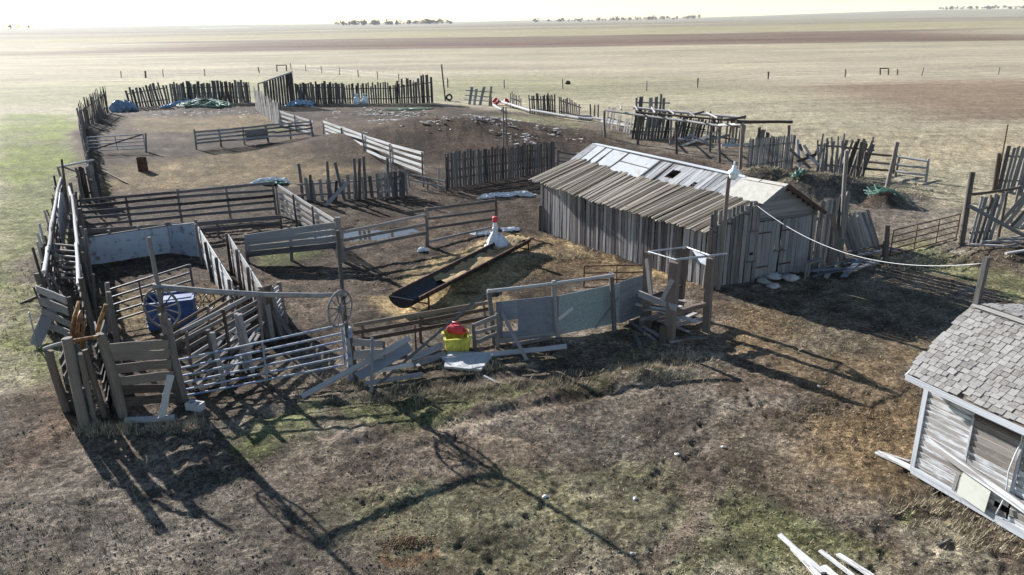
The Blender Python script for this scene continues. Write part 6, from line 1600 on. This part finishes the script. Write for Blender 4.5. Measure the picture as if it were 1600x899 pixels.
# ------------------------------------------------ far line right of the leaning pole
picket_fence('collapsed_fence', 'collapsed whitish board panel near the far tyre', (-4.985,85.024), (-2.024,82.662), 1.8, 1.8, .4, .25, 'pale', jh=.2, jl=.2, rails=3, tilt=-.3, miss=.2)
lone_post('dark post pair at the right of the collapsed whitish panel', ((-1.889,82.644,0.0),(-1.92,82.643,1.638)), .09, 'brown')
picket_fence('picket_fence', 'short dark pickets beside the red tub', (0.062,81.13), (1.156,79.175), 1.6, 1.2, .22, .18, 'dark', jh=.2, rails=1)
picket_fence('picket_fence', 'row of dark pickets over a bleached pole, left half', (1.954,75.139), (4.276,72.781), 1.7, 1.9, .2, .08, 'dark', jh=.15, jl=.06, rails=2, lean=-.05)
picket_fence('picket_fence', 'leaning dark pickets near the three bare stakes', (4.6,72.242), (6.378,69.628), 1.9, 1.4, .2, .10, 'dark', jh=.15, jl=.06, rails=2, lean=-.1)
for i, q in enumerate([((7.272,69.994,0.0),(7.188,70.003,1.348)),((7.662,70.423,0.0),(7.635,70.426,1.243)),((7.953,69.917,0.0),(7.866,69.926,1.29))]): lone_post(('left of three bare stakes by the pole shelter', 'middle of three bare stakes by the pole shelter', 'right of three bare stakes by the pole shelter')[i], q, .08, 'brown', group='three bare stakes')
for i, (a, b) in enumerate([((-1.576,80.122),(-0.762,76.559)),((-1.094,83.834),(2.076,75.124)),((2.061,74.595),(6.129,68.737)),((6.462,70.562),(9.009,64.973)),((5.108,70.242),(7.153,67.727)),((7.782,65.935),(9.655,62.158))]):
    lb = ('short white board slanting by the red tub', 'bleached pole on the ground right of the red tub', 'long bleached pole under the far dark pickets', 'bleached pole leading to the pole shelter', 'short bleached pole below the bare stakes', 'bleached pole ending under the pole shelter')[i]
    tag(log(None, on_g(a, .35), on_g(b, .3), .13, 'pale', 'fallen_pole'), lb, 'pole')
def tub():
    c = (-0.889,83.807)
    t = thing('red_tub', 'crumpled red plastic tub at the far end of the yard', 'tub', c)
    for i, (dx, s, a) in enumerate(((-.4, .38, (-.6, -.5, .7)), (.4, .34, (.7, -.4, .5)))):
        lathe('tub_half', [(s * .75, 0), (s, s * 1.1), (s * .93, s * 1.1), (s * .7, .06)], (c[0] + dx, c[1], gz(*c) + .2), 'red', t, 12, axis=a, jitter=.05)
tub()
def tyre():
    c = Vector((*(-6.781,88.769), 0)); z = gz(c.x, c.y)
    t = thing('old_tyre', 'old black tyre leaning by the far leaning pole', 'tyre', (c.x, c.y))
    u = Vector((.95, .3, 0)).normalized(); w = Vector((.05, -.15, 1)).normalized()
    tube('tyre', [c + Vector((0, 0, z + .40)) + (u * math.cos(a) + w * math.sin(a)) * .30 for a in [2 * math.pi * k / 20 for k in range(20)]], .11, 'black', t, 8, True)
tyre()
for i, (q, s) in enumerate((((-16.778,86.622), 1.0), ((-15.963,87.2), .85))):
    t = thing('white_sack', ('left of two white sacks upright at the far fence', 'right of two white sacks upright at the far fence')[i], 'sack', q, 'two white sacks')
    lathe('sack', [(.3, 0), (.36, .15), (.34, .5), (.25, .75), (.12, .82)], (*q, gz(*q)), 'whiteplastic', t, 12, jitter=.1)
    lathe('tied_top', [(.11, .80), (.18, .92), (.26, .98), (.2, 1.1), (.05, 1.12)], (*q, gz(*q)), 'whiteplastic', t, 12, jitter=.15)
loose('low white pipe lying between the two white sacks', on_g((-16.634,86.602), .2), on_g((-15.911,86.504), .2), .3, .25, 'white', name='white_trough', cat='trough')

# tarps and netting
def tarp(label, c, rx, ry, hh, rz, seed, name='blue_tarp', mat='tarp', cat='tarp'):
    n = 14; V = []; Fc = []; r_ = np.random.default_rng(seed)
    for j in range(n + 1):
        for i in range(n + 1):
            x = (i / n * 2 - 1); y = (j / n * 2 - 1); q = max(abs(x), abs(y))
            ed = .65 + .5 * math.sin(3.1 * math.atan2(y, x) + seed) * .5 + .35 * r_.random() if q == 1 else 1
            x *= ed; y *= ed
            wx = x * rx * math.cos(rz) - y * ry * math.sin(rz) + c[0]; wy = x * rx * math.sin(rz) + y * ry * math.cos(rz) + c[1]
            zz = hh * (1 - q ** 2.2) + r_.uniform(-.3, .3) * hh * (1 if q < 1 else .05) + .02
            V.append((wx - c[0], wy - c[1], gz(wx, wy) + max(.02, zz)))
    for j in range(n):
        for i in range(n): a = j * (n + 1) + i; Fc.append((a, a + 1, a + n + 2, a + n + 1))
    return tag(shape(name, mesh_of(name, V, Fc, False), mat, None, Matrix.Translation((c[0], c[1], 0))), label, cat)
tarp('crumpled blue tarp bundle at the left end of the far pickets', (-40.947,83.308), 1.4, 1.0, 1.0, .2, 1)
tarp('pale blue tarp spread below the dense dark fence', (-35.733,87.126), 2.6, 1.6, .45, .1, 2)
tarp('small blue tarp at the foot of the far shelter', (-22.846,86.084), 1.5, 1.0, .5, -.1, 3)
tarp('torn white plastic sheet on the dark ground before the wind fence', (-0.719,38.521), .9, .3, .15, .3, 4, 'plastic_sheet', 'litter', 'plastic sheet')
tarp('white plastic bundle nearest the barn wall', (0.558,38.741), .7, .3, .18, -.1, 5, 'plastic_sheet', 'litter', 'plastic sheet')
tarp('scrap of white plastic left of the sack on the stake', (-1.183,31.342), .45, .3, .1, .4, 6, 'plastic_sheet', 'litter', 'plastic sheet')
tarp('scrap of white plastic behind the sack on the stake', (-0.048,31.908), .4, .25, .1, 0, 7, 'plastic_sheet', 'litter', 'plastic sheet')
tarp('small pale rag at the foot of the middle fence post', (-3.498,28.979), .2, .15, .12, 0, 8, 'pale_rag', 'litter', 'rag')
tarp('greenish white plastic heap behind the five-rail fence', (-13.593,43.013), 1.1, .4, .25, .05, 9, 'plastic_sheet', 'litter', 'plastic sheet')
def net(label, c, rx, ry, hh, turns, seed, r=.03, ring=False):
    r_ = random.Random(seed); pts = []
    n = turns * 14
    for i in range(n):
        a = 2 * math.pi * i / 14; q = .72 + r_.uniform(-.28, .3) if ring else r_.uniform(.1, 1)
        x = c[0] + rx * q * math.cos(a); y = c[1] + ry * q * math.sin(a)
        pts.append((x, y, gz(x, y) + .04 + hh * r_.random() * (1 - (0 if ring else q * .7))))
    return tag(tube('net_wrap', pts, r, 'net', None, 4), label, 'netting')
net('ring of green bale netting on the dark straw lump', (17.955,36.186), 1.0, .75, .12, 9, 1, .016, True)
net('green netting tuft behind the barn gable', (14.459,38.141), .4, .3, .5, 6, 2)
net('green netting heap before the dense far fence', (-32.728,84.763), 3.4, 1.8, .3, 12, 3, .035)
net('small green netting behind the long five-rail fence', (-13.266,42.632), .8, .35, .25, 7, 4)
net('streak of green netting on the far manure mound', (-10.528,80.069), 3.2, 0.7, .15, 4, 5, .03)

# puddle
def puddle():
    c, rx, ry, a = PUDDLE
    n = 40; V = [(0, 0, 0)]; Fc = []
    for k in range(n):
        t = 2 * math.pi * k / n
        x, y = rx * 1.5 * math.cos(t), ry * 1.6 * math.sin(t)
        V.append((x * math.cos(a) - y * math.sin(a), x * math.sin(a) + y * math.cos(a), 0))
    for k in range(n): Fc.append((0, 1 + k, 1 + (k + 1) % n))
    m, nt, b = new_mat('muddy_water', .04, 0, .5)
    b.inputs['Base Color'].default_value = (.05, .042, .035, 1); b.inputs['Roughness'].default_value = .05; b.inputs['IOR'].default_value = 1.33
    M['water'] = m
    o = shape('puddle_water', mesh_of('puddle_water', V, Fc), 'water', None, Matrix.Translation((c[0], c[1], -.105))); tag(o, kind='structure')
puddle()

# far post and wire fences, trees on the skyline, alkali flats
def wire_fence(label, pts, spacing, hh=1.1):
    t = thing('wire_fence', label, 'fence', pts[0])
    for a, b in zip(pts[:-1], pts[1:]):
        L = math.dist(a, b); k = max(1, int(L / spacing))
        for i in range(k + 1):
            q = lerp(a, b, i / k); z = gz(*q); x = random.uniform(-.1, .1)
            log(t, (q[0], q[1], z - .3), (q[0] + x, q[1], z + hh + random.uniform(-.15, .2)), .075, 'post', 'post')
        for w in (.45, .95):
            pipe(t, (a[0], a[1], gz(*a) + w), (b[0], b[1], gz(*b) + w), .008, 'greypipe', 'wire')
wire_fence('thin post and wire fence crossing the grass behind the corral', [(-66.836,137.32),(-53.254,139.388),(-45.903,146.481),(-42.398,155.382),(-24.725,130.499),(-8.304,107.379),(7.018,102.775)], 6.5)
wire_fence('thin post and wire fence along the field on the right', [(17.071,98.268),(24.285,101.871),(37.293,114.181),(49.025,115.792),(71.943,116.598)], 9.0)
def gate_frame(label, q):
    (b0, t0), (b1, t1) = q
    t = thing('field_gate_frame', label, 'gate', lerp(b0, b1, .5))
    for b, tp in q: log(t, sink(b, .3), tp, .12, 'brown', 'post')
    log(t, t0, t1, .09, 'brown', 'top_pole')
gate_frame('small square gate frame in the field behind the shelter', [((-43.522,149.691,0.0),(-43.511,149.694,1.155)),((-42.163,151.319,0.0),(-42.169,151.317,1.051))])
gate_frame('square pole gate frame in the field on the right', [((56.139,119.898,0.0),(55.949,119.987,0.929)),((57.284,119.658,0.0),(57.094,119.75,0.927))])
lone_post('lone post right of the field gate frame', ((58.425,119.42,0.0),(58.323,119.47,0.834)), .12, 'brown')
lone_post('thick short post in the grass far left', ((-62.357,136.436,0.0),(-62.193,136.511,1.157)), .16, 'brown')
tag(lump('field_rock', on_g((8.127,109.983), 0), .42, .3, .5, 'void', None, 77), 'dark boulder in the grass beyond the yard', 'boulder')

def tree_belt(label, cx, cy, half, n, h0, seed, dirx=(1, 0)):
    """a far shelter belt: many small ragged crowns merged to one mass"""
    r_ = np.random.default_rng(seed); V = []; Fc = []; 
    for k in range(n):
        u = r_.uniform(-1, 1); x = cx + dirx[0] * half * u + r_.normal(0, 20); y = cy + dirx[1] * half * u + r_.normal(0, 30)
        z = gz(x, y); H = h0 * r_.uniform(.5, 1.15); R = H * r_.uniform(.35, .6)
        for j in range(26):
            th = r_.uniform(0, 6.28); ph = r_.uniform(-1, 1); rr_ = R * (.55 + .45 * r_.random())
            c = np.array([x + rr_ * math.cos(th) * math.sqrt(1 - ph * ph), y + rr_ * math.sin(th) * math.sqrt(1 - ph * ph), z + H * .62 + rr_ * ph * .85])
            b = len(V); s = R * .35
            for q in range(3): V.append(tuple(c + r_.normal(0, s, 3)))
            Fc.append((b, b + 1, b + 2))
        b = len(V); V += [(x - .4, y, z - 1), (x + .4, y, z - 1), (x, y, z + H * .7)]; Fc.append((b, b + 1, b + 2))
    o = shape('tree_belt', mesh_of('tree_belt', V, Fc), 'belt', None); tag(o, label, 'trees', kind='stuff')
M['belt'] = speckle('bare_tree_mass', (.05, .045, .035), (.085, .075, .055), (.11, .10, .07), scale=.2)
tree_belt('dark shelter belt on the skyline left of centre', -420, 3000, 190, 110, 16, 1)
tree_belt('scattered trees on the skyline right of centre', 420, 3100, 300, 80, 13, 2)
tree_belt('tree belt on the far hill at the right edge', 2050, 3300, 280, 120, 13, 3)
tree_belt('tiny clump of trees on the skyline at the far left', -1950, 3200, 40, 14, 14, 4)
def flat(label, c, rx, ry, dz):
    V = [(0, 0, 0)]; n = 30
    for k in range(n):
        t = 2 * math.pi * k / n; j = random.uniform(.8, 1.15); V.append((rx * j * math.cos(t), ry * j * math.sin(t), 0))
    o = shape('alkali_flat', mesh_of('alkali_flat', V, [(0, 1 + k, 1 + (k + 1) % n) for k in range(n)]), 'litter', None, Matrix.Translation((c[0], c[1], dz))); tag(o, kind='structure')
_c = (-653.597,1845.313)
_m = max(gz(_c[0] + dx, _c[1] + dy) for dx in (-120, 0, 120) for dy in (-60, 0, 60)) + .6
flat('pale slough', _c, 75, 60, _m)

# ================================================================== ground litter, grass, clods
def scatter(n, poly_bias):
    """random ground points thinning with distance from the camera"""
    r = 8.0 * np.exp(rng.random(n) * math.log(75 / 8.0)); a = np.radians(rng.uniform(-46, 46, n))
    return r * np.sin(a), r * np.cos(a)

def build_grass():
    x, y = scatter(230000, None)
    c = cover(x, y)
    green = (c[:, 1] - c[:, 0]); lum = c.mean(1)
    dens = np.clip(0.22 + 14 * np.clip(green + 0.012, 0, .05) + 1.2 * np.clip(lum - .14, 0, .3), 0, 1) * (.25 + .75 * sstep(.4, .62, fbm(x, y, 1.4, 3, 101)))
    keep = (rng.random(len(x)) < dens * .42) & (np.hypot(x, y) < 34)
    x, y, c = x[keep], y[keep], c[keep]
    z = ground_z(x, y); r = np.sqrt(x * x + y * y)
    n = len(x)
    V = []; Cc = []
    nb = 4
    for b in range(nb):
        a = rng.uniform(0, 6.28, n); lean = rng.uniform(.15, 1.0, n)
        hgt = rng.uniform(.02, .085, n) * (1 + .5 * (fbm(x, y, 2.5, 2, 103) > .6)); w = .0026 + .00028 * r
        ox = rng.normal(0, .04, n); oy = rng.normal(0, .04, n)
        bx, by = x + ox, y + oy
        px, py = -np.sin(a) * w, np.cos(a) * w
        tip = np.stack([bx + np.cos(a) * hgt * lean * 1.3, by + np.sin(a) * hgt * lean * 1.3, z + hgt], 1)
        V.append(np.stack([np.stack([bx - px, by - py, z - .01], 1), np.stack([bx + px, by + py, z - .01], 1), tip], 1))
        tone = rng.uniform(.75, 1.5, n)[:, None]; dry = (rng.random(n) < .6)[:, None]
        col = np.where(dry, np.array((.36, .30, .20)) * tone * .85, c * 1.25 * tone + np.array((.0, .012, 0)))
        Cc.append(np.repeat(col[:, None], 3, 1))
    V = np.concatenate(V).reshape(-1, 3); Cc = np.concatenate(Cc).reshape(-1, 3)
    me = grid_mesh('grass', V, np.arange(len(V)).reshape(-1, 3), M['grass'], False, Cc)
    o = bpy.data.objects.new('grass', me); COL.objects.link(o); tag(o, 'sparse dry and green grass blades across the yard', 'grass', kind='stuff')
build_grass()

def build_tussocks():
    """taller dry clumps"""
    spots = []
    for c, rx, ry, n in (((3.369,17.612), 1.3, .4, 160), ((7.454,11.953), .5, .35, 60), ((7.788,11.287), .7, .35, 60), ((8.193,10.843), .7, .3, 50), ((-1.596,16.874), 1.0, .35, 60), ((-9.026,15.159), .9, .25, 110), ((16.749,38.603), 4, 1.2, 420), ((-1.025,18.134), .7, .4, 70), ((4.375,18.552), .7, .5, 70), ((1.232,17.135), 1.6, .3, 80), ((-7.522,15.317), .8, .3, 60), ((-2.495,16.564), 1.6, .4, 90), ((13.999,41.26), 3, 1.0, 200), ((2.453,27.997), 2.2, .5, 90), ((-4.5,17.314), 1.4, .4, 70), ((15.124,26.584), 2.5, .8, 160)):
        for _ in range(n): spots.append((c[0] + random.gauss(0, rx * .6), c[1] + random.gauss(0, ry * .6)))
    P = np.array(spots); n = len(P); V = []; Cc = []
    z = ground_z(P[:, 0], P[:, 1]); r = np.hypot(P[:, 0], P[:, 1])
    for b in range(9):
        a = rng.uniform(0, 6.28, n); ln = rng.uniform(.3, 1.3, n); hgt = rng.uniform(.04, .17, n); w = .0022 + .0003 * r
        bx = P[:, 0] + rng.normal(0, .05, n); by = P[:, 1] + rng.normal(0, .05, n)
        px, py = -np.sin(a) * w, np.cos(a) * w
        V.append(np.stack([np.stack([bx - px, by - py, z - .02], 1), np.stack([bx + px, by + py, z - .02], 1), np.stack([bx + np.cos(a) * hgt * ln, by + np.sin(a) * hgt * ln, z + hgt], 1)], 1))
        Cc.append(np.repeat((np.array((.40, .335, .225)) * rng.uniform(.6, 1.25, n)[:, None])[:, None], 3, 1))
    V = np.concatenate(V).reshape(-1, 3); Cc = np.concatenate(Cc).reshape(-1, 3)
    o = bpy.data.objects.new('dry_grass_clumps', grid_mesh('dry_grass_clumps', V, np.arange(len(V)).reshape(-1, 3), M['grass'], False, Cc)); COL.objects.link(o)
    tag(o, 'taller bleached grass clumps by fences, shed and berm', 'grass', kind='stuff')
build_tussocks()

OCT = np.array([(1, 0, 0), (0, 1, 0), (-1, 0, 0), (0, -1, 0), (0, 0, .8), (0, 0, -.5)]); OF = np.array([(0, 1, 4), (1, 2, 4), (2, 3, 4), (3, 0, 4), (1, 0, 5), (2, 1, 5), (3, 2, 5), (0, 3, 5)])
def lumps(name, x, y, s, cols, label, cat, mat='grass', flat=1.0):
    n = len(x); z = ground_z(x, y)
    V = OCT[None] * s[:, None, None] * rng.uniform(.55, 1.3, (n, 6, 1)) * np.array((1, 1, flat))
    a = rng.uniform(0, 6.28, n); ca, sa = np.cos(a)[:, None], np.sin(a)[:, None]
    V = np.stack([V[..., 0] * ca - V[..., 1] * sa, V[..., 0] * sa + V[..., 1] * ca, V[..., 2]], -1) + np.stack([x, y, z + s * .25], 1)[:, None]
    Fc = (OF[None] + (np.arange(n) * 6)[:, None, None]).reshape(-1, 3)
    o = bpy.data.objects.new(name, grid_mesh(name, V.reshape(-1, 3), Fc, M[mat], False, np.repeat(cols, 6, 0))); COL.objects.link(o)
    tag(o, label, cat, kind='stuff')
def build_clods():
    x, y = scatter(20000, None); yd = inpoly(x, y, YARD, .8)
    keep = rng.random(len(x)) < yd * (.1 + .9 * sstep(.45, .65, fbm(x, y, 1.6, 3, 111))); x, y = x[keep], y[keep]
    c = cover(x, y) * rng.uniform(.55, 1.25, len(x))[:, None]
    lumps('soil_clods', x, y, rng.uniform(.008, .026, len(x)) * (1 + .012 * np.hypot(x, y)), c, 'small soil and dung clods on the trampled yard', 'clods')
    # heap of horse dung and the orange compost
    for nm, px, rx, ry, n, col, lb in (('dung_heap', (-1.827,11.06), .42, .2, 420, (.15, .095, .055), 'brown dung heap on the grass at the bottom'), ('compost_crumbs', (7.595,15.18), 2.2, 1.4, 1300, (.215, .15, .085), 'orange compost crumbs left of the shed'), ('compost_crumbs', (7.428,20.689), 2.2, 1.2, 1100, (.25, .18, .105), 'orange straw crumbs right of the timber stand'), ('bedding_crumbs', (2.517,27.336), 2.2, .8, 1500, (.21, .145, .085), 'orange bedding crumbs along the barn side wall')):
        x = px[0] + rng.normal(0, rx * .5, n); y = px[1] + rng.normal(0, ry * .5, n)
        lumps(nm, x, y, rng.uniform(.009, .022, n), np.array(col) * rng.uniform(.5, 1.4, n)[:, None], lb, 'dung' if nm == 'dung_heap' else 'crumbs')
build_clods()
def build_straws():
    x, y = scatter(36000, None); inY = inpoly(x, y, YARD, 1.0); keep = rng.random(len(x)) < inY * np.where(cover(x, y).mean(1) < .09, .12, .5); x, y = x[keep], y[keep]
    c0, c1 = (-2.21,25.165), (0.017,28.115)
    ex = rng.random(9000); jx = c0[0] + (c1[0] - c0[0]) * ex * 1.2 + rng.normal(0, .9, 9000); jy = c0[1] + (c1[1] - c0[1]) * ex * 1.2 + rng.normal(0, .9, 9000)
    kx = rng.uniform(-14, -3, 3000); ky = rng.uniform(38, 48, 3000)
    x = np.concatenate([x, jx]); y = np.concatenate([y, jy]); n = len(x); z = ground_z(x, y) + .012; r = np.hypot(x, y)
    a = rng.uniform(0, 6.28, n); L = rng.uniform(.010, .040, n) * (.5 + .02 * r); w = .0010 + .00018 * r; dz = rng.uniform(-.015, .02, n)
    dx, dy = np.cos(a) * L, np.sin(a) * L; px, py = -np.sin(a) * w, np.cos(a) * w
    V = np.stack([np.stack([x - dx - px, y - dy - py, z - dz], 1), np.stack([x + dx - px, y + dy - py, z + dz], 1), np.stack([x + dx + px, y + dy + py, z + dz + .003], 1), np.stack([x - dx + px, y - dy + py, z - dz + .003], 1)], 1)
    col = np.array((.46, .38, .25)) * rng.uniform(.45, 1.25, n)[:, None]
    o = bpy.data.objects.new('straw_litter', grid_mesh('straw_litter', V.reshape(-1, 3), np.arange(4 * n).reshape(-1, 4), M['grass'], False, np.repeat(col, 4, 0))); COL.objects.link(o)
    tag(o, 'scattered straws over the trampled yard', 'straw', kind='stuff')
    # pale litter strewn over the manure mounds
    n = 2600; u = rng.random(n); P0, P1 = (-14.898,77.187), (2.282,51.828)
    x = P0[0] + (P1[0] - P0[0]) * u + rng.normal(0, 1.6, n); y = P0[1] + (P1[1] - P0[1]) * u + rng.normal(0, 2.6, n) + 3 * np.sin(u * 9)
    keep = rng.random(n) < sstep(.42, .6, fbm(x, y, 2.2, 3, 121)) ; x, y = x[keep], y[keep]
    P2 = (-29.833,80.141); x = np.concatenate([x, P2[0] + rng.normal(0, 6, 160)]); y = np.concatenate([y, P2[1] + rng.normal(0, 2, 160)])
    n = len(x); z = ground_z(x, y) + .05; a = rng.uniform(0, 6.28, n); L = rng.uniform(.05, .24, n); w = rng.uniform(.03, .075, n)
    dx, dy = np.cos(a) * L, np.sin(a) * L * .5; px, py = -np.sin(a) * w, np.cos(a) * w; j = lambda: rng.uniform(-.04, .03, n)
    V = np.stack([np.stack([x - dx - px, y - dy - py, z + j()], 1), np.stack([x + dx - px, y + dy - py, z + j()], 1), np.stack([x + dx + px, y + dy + py, z + j()], 1), np.stack([x - dx + px, y - dy + py, z + j()], 1)], 1)
    col = np.array((.58, .57, .55)) * rng.uniform(.5, 1.15, n)[:, None]
    o = bpy.data.objects.new('mound_litter', grid_mesh('mound_litter', V.reshape(-1, 3), np.arange(4 * n).reshape(-1, 4), M['grass'], False, np.repeat(col, 4, 0))); COL.objects.link(o)
    tag(o, 'pale plastic scraps strewn over the manure mounds', 'litter', kind='stuff')
build_straws()

# ------------------------------------------------------------------ haze
def build_haze():
    V = [(sx * 6300, sy * 6300, z) for z in (-30, 75) for sx, sy in ((-1, -1), (1, -1), (1, 1), (-1, 1))]
    Fc = [(3, 2, 1, 0), (4, 5, 6, 7), (0, 1, 5, 4), (1, 2, 6, 5), (2, 3, 7, 6), (3, 0, 4, 7)]
    m = bpy.data.materials.new('haze_air'); m.use_nodes = True; nt = m.node_tree; nt.nodes.clear()
    out = N(nt, 'ShaderNodeOutputMaterial'); pv = N(nt, 'ShaderNodeVolumePrincipled')
    pv.inputs['Color'].default_value = (.92, .95, 1, 1); pv.inputs['Density'].default_value = 0.00006; pv.inputs['Anisotropy'].default_value = 0.0
    nt.links.new(pv.outputs[0], out.inputs['Volume'])
    me = bpy.data.meshes.new('haze'); me.from_pydata(V, [], Fc); me.materials.append(m); me.update()
    o = bpy.data.objects.new('haze', me); COL.objects.link(o); tag(o, kind='stuff')
build_haze()
